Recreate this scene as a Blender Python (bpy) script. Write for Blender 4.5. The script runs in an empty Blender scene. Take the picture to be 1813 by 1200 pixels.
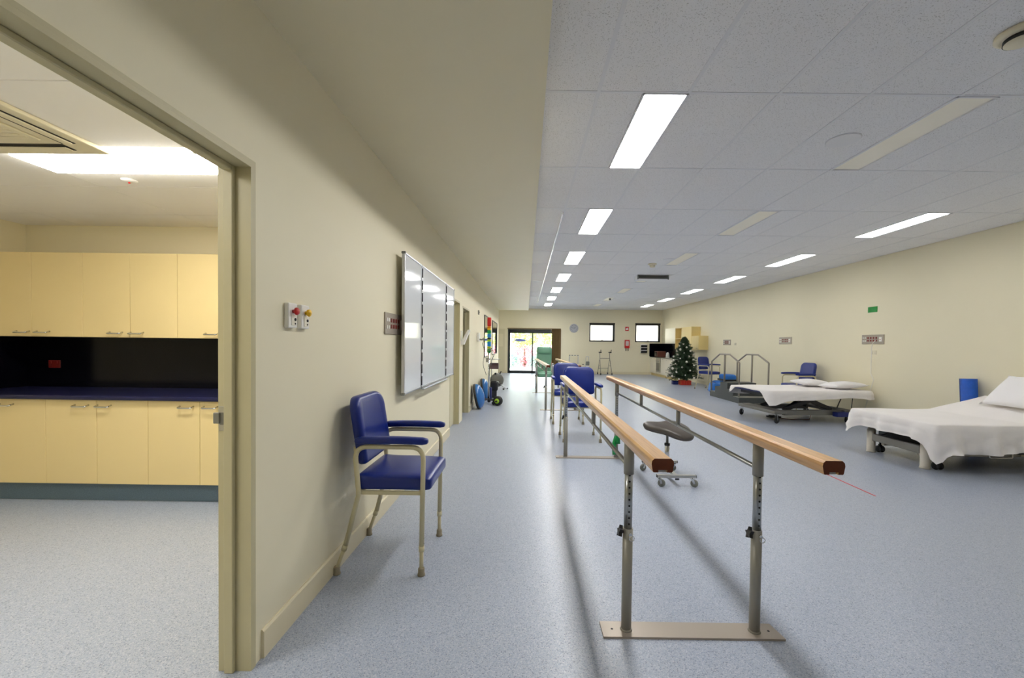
import bpy, bmesh, math, random
from mathutils import Vector, Matrix
R = math.radians
S = bpy.context.scene
C = S.collection
rnd = random.Random(7)

# ------------------------------------------------------------------ camera
CAM_H = 1.37
F_PX, CX, CY, YAW, PITCH, ROLL = 746.6122, 928.2909, 624.1304, -0.0036, -0.0199, 0.0126
fw = Vector((math.sin(YAW) * math.cos(PITCH), math.cos(YAW) * math.cos(PITCH), math.sin(PITCH)))
rt = Vector((math.cos(YAW), -math.sin(YAW), 0))
up = rt.cross(fw)
r2 = rt * math.cos(ROLL) + up * math.sin(ROLL)
u2 = -rt * math.sin(ROLL) + up * math.cos(ROLL)
cam_d = bpy.data.cameras.new('camera')
cam_d.sensor_fit = 'HORIZONTAL'
cam_d.sensor_width = 36.0
cam_d.lens = 36.0 * F_PX / 1813.0
cam_d.shift_x = (906.5 - CX) / 1813.0
cam_d.shift_y = (CY - 600.0) / 1813.0
cam_d.clip_start = 0.05
cam_d.clip_end = 300
cam = bpy.data.objects.new('camera', cam_d)
C.objects.link(cam)
m = Matrix((r2, u2, -fw)).transposed().to_4x4()
m.translation = Vector((0, 0, CAM_H))
cam.matrix_world = m
S.camera = cam

# ------------------------------------------------------------------ world, sun, exposure
w = bpy.data.worlds.new('sky')
S.world = w
w.use_nodes = True
bg = w.node_tree.nodes['Background']
bg.inputs['Color'].default_value = (0.86, 0.93, 1.0, 1)
bg.inputs['Strength'].default_value = 9.5
sd = bpy.data.lights.new('sun', 'SUN')
sd.energy = 3.0
sd.angle = R(1.5)
sd.color = (1.0, 0.95, 0.86)
sun = bpy.data.objects.new('sun', sd)
C.objects.link(sun)
sun.rotation_euler = Vector((0.30, 0.45, -0.84)).to_track_quat('-Z', 'Y').to_euler()
sun.location = (0, 24, 12)
PANEL_E = 43.0
PANEL_R = 12.5
LROOM_E = 36.0
vs = S.view_settings
vs.view_transform = 'Standard'
vs.look = 'None'
vs.gamma = 1.0
vs.use_curve_mapping = False
vs.exposure = 0.0
S.cycles.use_denoising = True
S.cycles.max_bounces = 10
S.cycles.diffuse_bounces = 6
S.cycles.sample_clamp_indirect = 8.0

# ------------------------------------------------------------------ materials
def srgb(r, g, b):
    def f(c):
        c /= 255.0
        return c / 12.92 if c <= 0.04045 else ((c + 0.055) / 1.055) ** 2.4
    return (f(r), f(g), f(b), 1.0)

MATS = {}
def mat(name, col, rough=0.5, metal=0.0, spec=0.5, var=0.0, vscale=3.0, bump=0.0, bscale=60.0, emit=None, es=0.0, coat=0.0, sub=None):
    mt = bpy.data.materials.new(name)
    mt.use_nodes = True
    nt = mt.node_tree
    b = nt.nodes['Principled BSDF']
    b.inputs['Base Color'].default_value = col
    b.inputs['Roughness'].default_value = rough
    b.inputs['Metallic'].default_value = metal
    b.inputs['Specular IOR Level'].default_value = spec
    if coat:
        b.inputs['Coat Weight'].default_value = coat
        b.inputs['Coat Roughness'].default_value = 0.15
    if emit:
        b.inputs['Emission Color'].default_value = emit
        b.inputs['Emission Strength'].default_value = es
    tc = None
    if var or bump:
        tc = nt.nodes.new('ShaderNodeTexCoord')
    if var:
        n = nt.nodes.new('ShaderNodeTexNoise')
        n.inputs['Scale'].default_value = vscale
        n.inputs['Detail'].default_value = 4
        nt.links.new(tc.outputs['Object'], n.inputs['Vector'])
        r = nt.nodes.new('ShaderNodeValToRGB')
        r.color_ramp.elements[0].position = 0.3
        r.color_ramp.elements[1].position = 0.7
        r.color_ramp.elements[0].color = tuple(c * (1 - var) for c in col[:3]) + (1,)
        r.color_ramp.elements[1].color = tuple(min(1, c * (1 + var)) for c in col[:3]) + (1,)
        nt.links.new(n.outputs['Fac'], r.inputs['Fac'])
        nt.links.new(r.outputs['Color'], b.inputs['Base Color'])
    if bump:
        n2 = nt.nodes.new('ShaderNodeTexNoise')
        n2.inputs['Scale'].default_value = bscale
        n2.inputs['Detail'].default_value = 3
        nt.links.new(tc.outputs['Object'], n2.inputs['Vector'])
        bp = nt.nodes.new('ShaderNodeBump')
        bp.inputs['Strength'].default_value = bump
        bp.inputs['Distance'].default_value = 0.01
        nt.links.new(n2.outputs['Fac'], bp.inputs['Height'])
        nt.links.new(bp.outputs['Normal'], b.inputs['Normal'])
    MATS[name] = mt
    return mt

def mat_floor():
    mt = mat('vinyl_floor', srgb(146, 156, 172), rough=0.33, spec=0.5)
    nt = mt.node_tree
    b = nt.nodes['Principled BSDF']
    tc = nt.nodes.new('ShaderNodeTexCoord')
    v = nt.nodes.new('ShaderNodeTexVoronoi')
    v.inputs['Scale'].default_value = 240
    nt.links.new(tc.outputs['Object'], v.inputs['Vector'])
    sep = nt.nodes.new('ShaderNodeSeparateColor')
    nt.links.new(v.outputs['Color'], sep.inputs['Color'])
    r = nt.nodes.new('ShaderNodeValToRGB')
    cr = r.color_ramp
    cr.interpolation = 'CONSTANT'
    stops = [(0.0, srgb(126, 133, 152)), (0.07, srgb(151, 161, 182)), (0.30, srgb(162, 171, 188)), (0.62, srgb(170, 177, 191)), (0.90, srgb(186, 191, 202))]
    cr.elements[0].position, cr.elements[0].color = stops[0]
    cr.elements[1].position, cr.elements[1].color = stops[1]
    for p, c in stops[2:]:
        e = cr.elements.new(p)
        e.color = c
    nt.links.new(sep.outputs['Red'], r.inputs['Fac'])
    v2 = nt.nodes.new('ShaderNodeTexVoronoi')
    v2.inputs['Scale'].default_value = 70
    nt.links.new(tc.outputs['Object'], v2.inputs['Vector'])
    mt2 = nt.nodes.new('ShaderNodeMath')
    mt2.operation = 'LESS_THAN'
    mt2.inputs[1].default_value = 0.15
    nt.links.new(v2.outputs['Distance'], mt2.inputs[0])
    mx = nt.nodes.new('ShaderNodeMix')
    mx.data_type = 'RGBA'
    nt.links.new(mt2.outputs[0], mx.inputs['Factor'])
    nt.links.new(r.outputs['Color'], mx.inputs['A'])
    mx.inputs['B'].default_value = srgb(124, 131, 148)
    nt.links.new(mx.outputs['Result'], b.inputs['Base Color'])
    n = nt.nodes.new('ShaderNodeTexNoise')
    n.inputs['Scale'].default_value = 1.3
    nt.links.new(tc.outputs['Object'], n.inputs['Vector'])
    mr = nt.nodes.new('ShaderNodeMapRange')
    mr.inputs['To Min'].default_value = 0.30
    mr.inputs['To Max'].default_value = 0.36
    nt.links.new(n.outputs['Fac'], mr.inputs['Value'])
    nt.links.new(mr.outputs['Result'], b.inputs['Roughness'])
    return mt

def mat_tile():
    mt = mat('mineral_tile', srgb(226, 226, 226), rough=0.9, spec=0.2)
    nt = mt.node_tree
    b = nt.nodes['Principled BSDF']
    tc = nt.nodes.new('ShaderNodeTexCoord')
    n = nt.nodes.new('ShaderNodeTexNoise')
    n.inputs['Scale'].default_value = 150
    n.inputs['Detail'].default_value = 2
    nt.links.new(tc.outputs['Object'], n.inputs['Vector'])
    r = nt.nodes.new('ShaderNodeValToRGB')
    r.color_ramp.elements[0].position = 0.33
    r.color_ramp.elements[0].color = srgb(192, 192, 192)
    r.color_ramp.elements[1].position = 0.40
    r.color_ramp.elements[1].color = srgb(236, 236, 238)
    nt.links.new(n.outputs['Fac'], r.inputs['Fac'])
    nt.links.new(r.outputs['Color'], b.inputs['Base Color'])
    bp = nt.nodes.new('ShaderNodeBump')
    bp.inputs['Strength'].default_value = 0.4
    bp.inputs['Distance'].default_value = 0.003
    nt.links.new(n.outputs['Fac'], bp.inputs['Height'])
    nt.links.new(bp.outputs['Normal'], b.inputs['Normal'])
    return mt

def mat_wood():
    mt = mat('beech_wood', srgb(206, 150, 86), rough=0.3, coat=0.35)
    nt = mt.node_tree
    b = nt.nodes['Principled BSDF']
    tc = nt.nodes.new('ShaderNodeTexCoord')
    mp = nt.nodes.new('ShaderNodeMapping')
    mp.inputs['Scale'].default_value = (60, 2.5, 60)
    nt.links.new(tc.outputs['Object'], mp.inputs['Vector'])
    n = nt.nodes.new('ShaderNodeTexNoise')
    n.inputs['Scale'].default_value = 1.5
    n.inputs['Detail'].default_value = 6
    nt.links.new(mp.outputs['Vector'], n.inputs['Vector'])
    r = nt.nodes.new('ShaderNodeValToRGB')
    r.color_ramp.elements[0].position = 0.3
    r.color_ramp.elements[0].color = srgb(192, 142, 88)
    r.color_ramp.elements[1].position = 0.7
    r.color_ramp.elements[1].color = srgb(224, 180, 124)
    nt.links.new(n.outputs['Fac'], r.inputs['Fac'])
    nt.links.new(r.outputs['Color'], b.inputs['Base Color'])
    return mt

def mat_glass():
    mt = bpy.data.materials.new('clear_glass')
    mt.use_nodes = True
    nt = mt.node_tree
    nt.nodes.clear()
    o = nt.nodes.new('ShaderNodeOutputMaterial')
    t = nt.nodes.new('ShaderNodeBsdfTransparent')
    t.inputs['Color'].default_value = (0.93, 0.96, 0.95, 1)
    g = nt.nodes.new('ShaderNodeBsdfGlossy')
    g.inputs['Roughness'].default_value = 0.02
    fr = nt.nodes.new('ShaderNodeFresnel')
    fr.inputs['IOR'].default_value = 1.45
    mx = nt.nodes.new('ShaderNodeMixShader')
    nt.links.new(fr.outputs[0], mx.inputs[0])
    nt.links.new(t.outputs[0], mx.inputs[1])
    nt.links.new(g.outputs[0], mx.inputs[2])
    nt.links.new(mx.outputs[0], o.inputs['Surface'])
    MATS['glass'] = mt
    return mt

mat_floor(); mat_tile(); mat_wood(); mat_glass()
mat('wall', srgb(233, 225, 197), rough=0.55, spec=0.35, var=0.012, vscale=1.2, bump=0.03, bscale=220)
mat('soffit', srgb(228, 219, 188), rough=0.45, spec=0.4, var=0.01)
mat('tile_plain', srgb(240, 238, 234), rough=0.8, var=0.01)
mat('trim', srgb(222, 212, 182), rough=0.4, spec=0.4, var=0.01)
mat('frame_paint', srgb(196, 187, 150), rough=0.4, spec=0.4, var=0.01)
mat('door_paint', srgb(216, 208, 176), rough=0.45, var=0.01)
mat('laminate', srgb(223, 201, 147), rough=0.4, spec=0.4, var=0.015, vscale=1.0)
mat('laminate_white', srgb(236, 230, 212), rough=0.35)
mat('laminate_yellow', srgb(226, 204, 140), rough=0.45, var=0.02)
mat('grid_metal', srgb(226, 227, 231), rough=0.4)
mat('track_white', srgb(244, 244, 250), rough=0.22, metal=0.6)
mat('panel_on', (1, 1, 1, 1), emit=(1.0, 0.985, 0.955, 1), es=PANEL_E)
mat('panel_on_right', (1, 1, 1, 1), emit=(1.0, 0.985, 0.955, 1), es=PANEL_R)
mat('panel_on_side', (1, 1, 1, 1), emit=(1.0, 0.97, 0.90, 1), es=LROOM_E)
mat('panel_off', srgb(252, 247, 232), rough=0.4, var=0.01)
mat('white_plastic', srgb(238, 236, 230), rough=0.35)
mat('cream_plastic', srgb(224, 216, 190), rough=0.4)
mat('black', srgb(20, 20, 22), rough=0.45)
mat('dark_slot', srgb(40, 36, 26), rough=0.7)
mat('dark_gloss', srgb(8, 8, 16), rough=0.14, spec=0.16)
mat('navy_top', srgb(30, 32, 66), rough=0.3, spec=0.25, var=0.1, vscale=200)
mat('kick_vinyl', srgb(92, 112, 128), rough=0.4, var=0.15, vscale=160)
mat('steel', srgb(190, 188, 182), rough=0.3, metal=1.0, var=0.02)
mat('chrome', srgb(210, 212, 214), rough=0.14, metal=1.0)
mat('alu', srgb(196, 198, 204), rough=0.3, metal=0.9)
mat('grey_paint', srgb(150, 147, 138), rough=0.35, metal=0.15, var=0.015)
mat('grey_metal', srgb(128, 126, 118), rough=0.4, metal=0.3, var=0.02)
mat('galv', srgb(170, 172, 172), rough=0.28, metal=0.85)
mat('plate_metal', srgb(168, 158, 146), rough=0.38, metal=0.3, var=0.02)
mat('endgrain', srgb(96, 44, 20), rough=0.3, var=0.12, vscale=60)
mat('blue_vinyl', srgb(14, 38, 122), rough=0.32, spec=0.45, var=0.04, vscale=8, bump=0.05, bscale=300)
mat('green_vinyl', srgb(100, 150, 124), rough=0.38, var=0.03, vscale=8, bump=0.05, bscale=250)
mat('cream_tube', srgb(216, 206, 168), rough=0.32, spec=0.45, var=0.01)
mat('rubber_beige', srgb(150, 140, 118), rough=0.6, var=0.04)
mat('rubber_black', srgb(28, 28, 30), rough=0.6)
mat('brown_vinyl', srgb(80, 73, 67), rough=0.4, bump=0.05, bscale=250)
mat('whiteboard', srgb(226, 230, 234), rough=0.07, spec=0.6)
mat('red', srgb(196, 30, 30), rough=0.35)
mat('red_dark', srgb(120, 22, 20), rough=0.35)
mat('yellow', srgb(236, 186, 20), rough=0.35)
mat('green_band', srgb(10, 150, 70), rough=0.5)
mat('green_sign', srgb(16, 138, 52), rough=0.4)
mat('red_tape', srgb(206, 52, 62), rough=0.5)
mat('sheet', srgb(236, 232, 230), rough=0.8, spec=0.2, var=0.01, bump=0.12, bscale=14)
mat('pillow', srgb(240, 238, 240), rough=0.8, spec=0.2, bump=0.15, bscale=12)
mat('navy_mattress', srgb(34, 44, 110), rough=0.45)
mat('dark_steel', srgb(58, 58, 62), rough=0.45, metal=0.3)
mat('bed_grey', srgb(120, 118, 112), rough=0.45, metal=0.1)
mat('bed_beige', srgb(196, 190, 178), rough=0.45)
mat('stair_grey', srgb(72, 76, 76), rough=0.6, var=0.05, vscale=30)
mat('stair_rail', srgb(150, 142, 130), rough=0.35, metal=0.4)
mat('blue_bag', srgb(16, 104, 190), rough=0.4, bump=0.3, bscale=10)
mat('blue_navy', srgb(24, 34, 96), rough=0.5)
mat('blue_roll', srgb(14, 84, 186), rough=0.6, bump=0.5, bscale=25, var=0.12, vscale=20)
mat('bosu_blue', srgb(44, 108, 176), rough=0.22, spec=0.5)
mat('window_frame', srgb(30, 34, 40), rough=0.4)
mat('curtain', srgb(110, 88, 54), rough=0.8, var=0.06, vscale=6)
mat('clock_face', srgb(246, 247, 248), rough=0.4)
mat('mirror', (0.92, 0.93, 0.92, 1), rough=0.01, metal=1.0)
mat('fir', srgb(40, 62, 36), rough=0.75, var=0.35, vscale=9)
mat('fir_dark', srgb(30, 50, 30), rough=0.85, var=0.2, vscale=9)
mat('bauble', srgb(240, 236, 226), rough=0.2)
mat('bark', srgb(92, 70, 46), rough=0.9)
mat('red_box', srgb(206, 74, 44), rough=0.6, var=0.15, vscale=20)
mat('grey_plastic', srgb(120, 122, 116), rough=0.5)
mat('bike_grey', srgb(104, 104, 96), rough=0.45)
mat('brown', srgb(110, 60, 44), rough=0.5)
mat('paving', srgb(206, 200, 192), rough=0.8, var=0.06, vscale=2)
mat('render_wall', srgb(236, 226, 206), rough=0.8, var=0.03)
mat('leaf_green', srgb(120, 158, 84), rough=0.6, var=0.25, vscale=6)
mat('leaf_light', srgb(176, 196, 104), rough=0.6, var=0.25, vscale=6)
mat('leaf_pink', srgb(206, 110, 120), rough=0.6, var=0.25, vscale=6)
mat('leaf_blue', srgb(130, 160, 150), rough=0.6, var=0.2, vscale=6)
mat('decal_blue', srgb(120, 128, 220), rough=0.5)
mat('band_red', srgb(206, 30, 26), rough=0.5)
mat('band_orange', srgb(236, 140, 30), rough=0.5)
mat('band_blue', srgb(20, 130, 200), rough=0.5)
mat('band_lime', srgb(160, 200, 40), rough=0.5)
mat('basket', srgb(96, 74, 74), rough=0.5)
mat('label_white', srgb(240, 236, 236), rough=0.5)

# ------------------------------------------------------------------ mesh helpers
class MB:
    def __init__(self):
        self.v, self.f, self.s, self.mi = [], [], [], []
        self.cur = 0
    def add(self, vs_, fs_, smooth=False):
        o = len(self.v)
        self.v += [tuple(p) for p in vs_]
        for f in fs_:
            self.f.append(tuple(i + o for i in f))
            self.s.append(smooth)
            self.mi.append(self.cur)
        return self
    def box(self, c, d, bev=0.0, seg=1, M=None):
        """box centre c, full dims d"""
        hx, hy, hz = d[0] / 2, d[1] / 2, d[2] / 2
        if bev <= 0:
            vv = [(-hx, -hy, -hz), (hx, -hy, -hz), (hx, hy, -hz), (-hx, hy, -hz), (-hx, -hy, hz), (hx, -hy, hz), (hx, hy, hz), (-hx, hy, hz)]
            ff = [(0, 3, 2, 1), (4, 5, 6, 7), (0, 1, 5, 4), (1, 2, 6, 5), (2, 3, 7, 6), (3, 0, 4, 7)]
        else:
            bm = bmesh.new()
            bmesh.ops.create_cube(bm, size=1.0)
            for q in bm.verts:
                q.co = Vector((q.co.x * d[0], q.co.y * d[1], q.co.z * d[2]))
            bmesh.ops.bevel(bm, geom=list(bm.edges), offset=min(bev, 0.49 * min(d)), segments=seg, profile=0.5, affect='EDGES')
            bm.verts.ensure_lookup_table()
            vv = [tuple(q.co) for q in bm.verts]
            ff = [tuple(q.index for q in f.verts) for f in bm.faces]
            bm.free()
        if M is not None:
            vv = [tuple(M @ Vector(p)) for p in vv]
        vv = [(p[0] + c[0], p[1] + c[1], p[2] + c[2]) for p in vv]
        return self.add(vv, ff)
    def b2(self, x0, x1, y0, y1, z0, z1, bev=0.0, seg=1):
        return self.box(((x0 + x1) / 2, (y0 + y1) / 2, (z0 + z1) / 2), (abs(x1 - x0), abs(y1 - y0), abs(z1 - z0)), bev, seg)
    def rbox(self, c, d, r, n=6, M=None, deform=None):
        """rounded cushion box, smooth"""
        hx, hy, hz = d[0] / 2, d[1] / 2, d[2] / 2
        r = min(r, hx, hy, hz)
        vv, idx, ff = [], {}, []
        def key(p):
            return (round(p[0], 5), round(p[1], 5), round(p[2], 5))
        ts = [-1 + 2 * i / n for i in range(n + 1)]
        ts = [math.copysign(abs(t) ** 0.6, t) for t in ts]
        for ax in range(3):
            for sgn in (-1, 1):
                g = []
                for a in ts:
                    row = []
                    for b in ts:
                        p = [0, 0, 0]
                        p[ax] = sgn
                        p[(ax + 1) % 3] = a
                        p[(ax + 2) % 3] = b
                        P = Vector((p[0] * hx, p[1] * hy, p[2] * hz))
                        Q = Vector((max(-hx + r, min(hx - r, P.x)), max(-hy + r, min(hy - r, P.y)), max(-hz + r, min(hz - r, P.z))))
                        D = P - Q
                        if D.length > 1e-9:
                            P = Q + D.normalized() * r
                        k = key(P)
                        if k not in idx:
                            idx[k] = len(vv)
                            vv.append(P)
                        row.append(idx[k])
                    g.append(row)
                for i in range(n):
                    for j in range(n):
                        q = [g[i][j], g[i + 1][j], g[i + 1][j + 1], g[i][j + 1]]
                        q2 = []
                        for t in q:
                            if t not in q2:
                                q2.append(t)
                        if len(q2) > 2:
                            ff.append(tuple(q2 if sgn > 0 else q2[::-1]))
        if deform:
            vv = [Vector(deform(p)) for p in vv]
        if M is not None:
            vv = [M @ p for p in vv]
        vv = [(p[0] + c[0], p[1] + c[1], p[2] + c[2]) for p in vv]
        return self.add(vv, ff, True)
    def tube(self, pts, r, seg=10, cap=True, closed=False, sx=1.0):
        pts = [Vector(p) for p in pts]
        n = len(pts)
        rs = r if isinstance(r, (list, tuple)) else [r] * n
        vv, ff = [], []
        prev = None
        for i, p in enumerate(pts):
            if closed:
                t = pts[(i + 1) % n] - pts[i - 1]
            else:
                t = (pts[min(i + 1, n - 1)] - pts[max(i - 1, 0)])
            t.normalize()
            if prev is None:
                a = Vector((0, 0, 1)) if abs(t.z) < 0.9 else Vector((1, 0, 0))
                nx = t.cross(a).normalized()
            else:
                nx = (prev - t * prev.dot(t))
                nx = nx.normalized() if nx.length > 1e-6 else t.orthogonal().normalized()
            prev = nx
            ny = t.cross(nx)
            for k in range(seg):
                a = 2 * math.pi * k / seg
                vv.append(p + (nx * math.cos(a) * sx + ny * math.sin(a)) * rs[i])
        m_ = n if closed else n - 1
        for i in range(m_):
            for k in range(seg):
                a, b = i * seg + k, i * seg + (k + 1) % seg
                c_, d_ = ((i + 1) % n) * seg + (k + 1) % seg, ((i + 1) % n) * seg + k
                ff.append((a, b, c_, d_))
        self.add(vv, ff, True)
        if cap and not closed:
            o = len(self.v) - len(vv)
            self.f.append(tuple(o + k for k in range(seg))[::-1])
            self.s.append(False); self.mi.append(self.cur)
            self.f.append(tuple(o + (n - 1) * seg + k for k in range(seg)))
            self.s.append(False); self.mi.append(self.cur)
        return self
    def lathe(self, prof, c=(0, 0, 0), seg=20, M=None, smooth=True):
        """profile [(r,z)] about z"""
        vv, ff = [], []
        n = len(prof)
        for (r, z) in prof:
            for k in range(seg):
                a = 2 * math.pi * k / seg
                vv.append(Vector((r * math.cos(a), r * math.sin(a), z)))
        for i in range(n - 1):
            for k in range(seg):
                ff.append((i * seg + k, i * seg + (k + 1) % seg, (i + 1) * seg + (k + 1) % seg, (i + 1) * seg + k))
        if M is not None:
            vv = [M @ p for p in vv]
        cc = Vector(c)
        o = len(self.v)
        self.add([p + cc for p in vv], ff, smooth)
        if prof[0][0] > 1e-4:
            self.f.append(tuple(o + k for k in range(seg))[::-1]); self.s.append(False); self.mi.append(self.cur)
        if prof[-1][0] > 1e-4:
            self.f.append(tuple(o + (n - 1) * seg + k for k in range(seg))); self.s.append(False); self.mi.append(self.cur)
        return self
    def cyl(self, a, b, r, seg=14):
        return self.tube([a, b], r, seg)
    def prism(self, poly, h, M=None, smooth=False):
        """poly in xy extruded 0..h in z, then M"""
        n = len(poly)
        vv = [Vector((p[0], p[1], 0)) for p in poly] + [Vector((p[0], p[1], h)) for p in poly]
        ff = [tuple(range(n))[::-1], tuple(range(n, 2 * n))]
        if M is not None:
            vv = [M @ p for p in vv]
        o = len(self.v)
        self.add(vv, ff)
        for i in range(n):
            self.f.append((o + i, o + (i + 1) % n, o + n + (i + 1) % n, o + n + i)); self.s.append(smooth); self.mi.append(self.cur)
        return self
    def build(self, name, mats, parent=None, loc=None):
        me = bpy.data.meshes.new(name)
        me.from_pydata(self.v, [], self.f)
        if isinstance(mats, str):
            mats = [mats]
        for q in mats:
            me.materials.append(MATS[q])
        me.polygons.foreach_set('use_smooth', self.s)
        me.polygons.foreach_set('material_index', self.mi)
        me.update()
        bm = bmesh.new()
        bm.from_mesh(me)
        bmesh.ops.recalc_face_normals(bm, faces=bm.faces)
        bm.to_mesh(me)
        bm.free()
        o = bpy.data.objects.new(name, me)
        C.objects.link(o)
        if parent:
            o.parent = parent
        if loc:
            o.location = loc
        return o

def arc(c, r, a0, a1, n, ax='xz'):
    out = []
    for i in range(n + 1):
        a = a0 + (a1 - a0) * i / n
        x, y = r * math.cos(a), r * math.sin(a)
        out.append((c[0] + x, c[1], c[2] + y) if ax == 'xz' else ((c[0] + x, c[1] + y, c[2]) if ax == 'xy' else (c[0], c[1] + x, c[2] + y)))
    return out

def fillet(pts, r, n=5):
    pts = [Vector(p) for p in pts]
    out = [pts[0]]
    for i in range(1, len(pts) - 1):
        p = pts[i]
        a = (pts[i - 1] - p); b = (pts[i + 1] - p)
        la, lb = a.length, b.length
        a.normalize(); b.normalize()
        ang = a.angle(b)
        if ang > math.pi - 0.02:
            out.append(p); continue
        d = min(r / math.tan(ang / 2), la * 0.48, lb * 0.48)
        p0, p1 = p + a * d, p + b * d
        for k in range(n + 1):
            t = k / n
            out.append(p0 * (1 - t) ** 2 + p * 2 * t * (1 - t) + p1 * t * t)
    out.append(pts[-1])
    return out

def tag(o, label, cat, group=None, kind=None):
    if label: o['label'] = label
    if cat: o['category'] = cat
    if group: o['group'] = group
    if kind: o['kind'] = kind
    return o

def struct(o, label=None, cat=None):
    o['kind'] = 'structure'
    if label: o['label'] = label
    if cat: o['category'] = cat
    return o

def thing(name, label, cat, loc=(0, 0, 0), rz=0.0, group=None):
    o = bpy.data.objects.new(name, None)
    o.empty_display_size = 0.1
    C.objects.link(o)
    o.location = loc
    o.rotation_euler = (0, 0, rz)
    return tag(o, label, cat, group)

def copy_tree(o, parent=None, label=None, loc=None, rz=None):
    c = o.copy()
    C.objects.link(c)
    c.parent = parent
    if label: c['label'] = label
    if loc is not None: c.location = loc
    if rz is not None: c.rotation_euler = (0, 0, rz)
    for ch in list(o.children):
        copy_tree(ch, c)
    return c

def inst(o, parent, loc):
    c = o.copy()
    C.objects.link(c)
    c.parent = parent
    c.location = loc
    return c

# ------------------------------------------------------------------ room dimensions
XW, XR, YF, YB = -1.127, 6.45, 20.0, -3.6
CE, SO, SX = 3.053, 2.755, 0.09
WT = 0.125
WEND = 17.25
LXI = XW - WT            # inner face of side room
LX, LY, LYB, LCE = -4.85, 4.08, -1.2, 2.46

# ---------------- floor
b = MB(); b.b2(XW - WT, XR + 0.3, YB - 0.2, YF + 0.35, -0.12, 0.0)
b.b2(LX - 0.15, XW - WT, LYB - 0.2, LY + 0.2, -0.12, 0.0)
b.b2(-3.4, XW - WT, 6.0, 9.2, -0.12, 0.0)
b.b2(-2.6, XW - WT, WEND - 0.2, YF + 0.35, -0.12, 0.0)
struct(b.build('floor', 'vinyl_floor'), 'speckled blue grey sheet vinyl floor of the therapy hall', 'floor')

# ---------------- left wall, with openings
D1 = (0.70, 1.735, 2.09)
D2 = (6.27, 7.14, 2.06)
D3 = (7.50, 8.34, 2.02)
b = MB()
ys = [YB, D1[0], D1[1], D2[0], D2[1], D3[0], D3[1], WEND]
for a, c in ((0, 1), (2, 3), (4, 5), (6, 7)):
    b.b2(LXI, XW, ys[a], ys[c], 0, SO + 0.02)
for d in (D1, D2, D3):
    b.b2(LXI, XW, d[0], d[1], d[2], SO + 0.02)
struct(b.build('wall_left', 'wall'), 'cream painted long wall along the left side', 'wall')
b = MB(); b.b2(XR, XR + 0.15, YB, YF, 0, CE + 0.05)
struct(b.build('wall_right', 'wall'), 'cream painted long wall behind the treatment beds', 'wall')
b = MB(); b.b2(-2.6, XR + 0.15, YB - 0.15, YB, 0, CE + 0.05)
struct(b.build('wall_back', 'wall'), 'cream wall closing the hall behind the viewer', 'wall')
# recess behind the end of the left wall
b = MB(); b.b2(-2.75, -2.6, WEND - 0.15, YF + 0.15, 0, CE + 0.05); b.b2(-2.6, LXI, WEND - 0.15, WEND - 0.02, 0, CE)
struct(b.build('wall_recess', 'wall'), 'cream wall of the recess beyond the mirrors', 'wall')

# far wall with openings
SD = (-0.86, 1.36, 2.08)
W1 = (3.0, 4.19, 1.54, 2.41)
W2 = (5.17, 6.34, 1.54, 2.42)
b = MB()
b.b2(-2.6, SD[0], YF, YF + 0.15, 0, CE + 0.05)
b.b2(SD[0], SD[1], YF, YF + 0.15, SD[2], CE + 0.05)
b.b2(SD[1], W1[0], YF, YF + 0.15, 0, CE + 0.05)
for wq in (W1, W2):
    b.b2(wq[0], wq[1], YF, YF + 0.15, 0, wq[2])
    b.b2(wq[0], wq[1], YF, YF + 0.15, wq[3], CE + 0.05)
b.b2(W1[1], W2[0], YF, YF + 0.15, 0, CE + 0.05)
b.b2(W2[1], XR + 0.15, YF, YF + 0.15, 0, CE + 0.05)
struct(b.build('wall_far', 'wall'), 'cream far end wall with sliding door and two small windows', 'wall')

# soffit
b = MB(); b.b2(LXI, SX, YB, WEND, SO, CE + 0.05)
struct(b.build('ceiling_soffit', 'soffit'), 'smooth off white lowered ceiling strip along the left wall', 'ceiling')
# unseen roof slab, added so the sun stays out of the hall
b = MB(); b.b2(LX - 0.3, XR + 0.5, YB - 0.4, YF + 0.6, CE + 0.14, CE + 0.34)
struct(b.build('roof', 'wall'), 'unseen flat roof slab blocking the sun above the hall', 'roof')

# ---------------- suspended ceiling with individual tiles
ceil = thing('ceiling', 'grid ceiling of white speckled mineral tiles', 'ceiling', (0, 0, CE))
ceil['kind'] = 'structure'
GX = [0.463 + 0.6 * k for k in range(10)]
xs = [SX] + GX + [XR]
if xs[-1] - xs[-2] < 0.02: xs.pop(-2)
gy = []
y = 2.841 - 1.2 * 6
while y < YF:
    gy.append(y); y += 1.2
gyl = [YB] + [q for q in gy if q > YB + 0.02] + [YF]
T = 0.008
tile_cache = {}
def tile(x0, x1, y0, y1):
    dx, dy = round(x1 - x0 - 2 * T, 3), round(y1 - y0 - 2 * T, 3)
    k = (dx, dy)
    loc = ((x0 + x1) / 2, (y0 + y1) / 2, 0.0)
    if k not in tile_cache:
        bb = MB(); bb.box((0, 0, 0.0095), (dx, dy, 0.015), 0.003)
        tile_cache[k] = bb.build('ceiling_tile', 'mineral_tile', ceil, loc)
    else:
        inst(tile_cache[k], ceil, loc)
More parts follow.
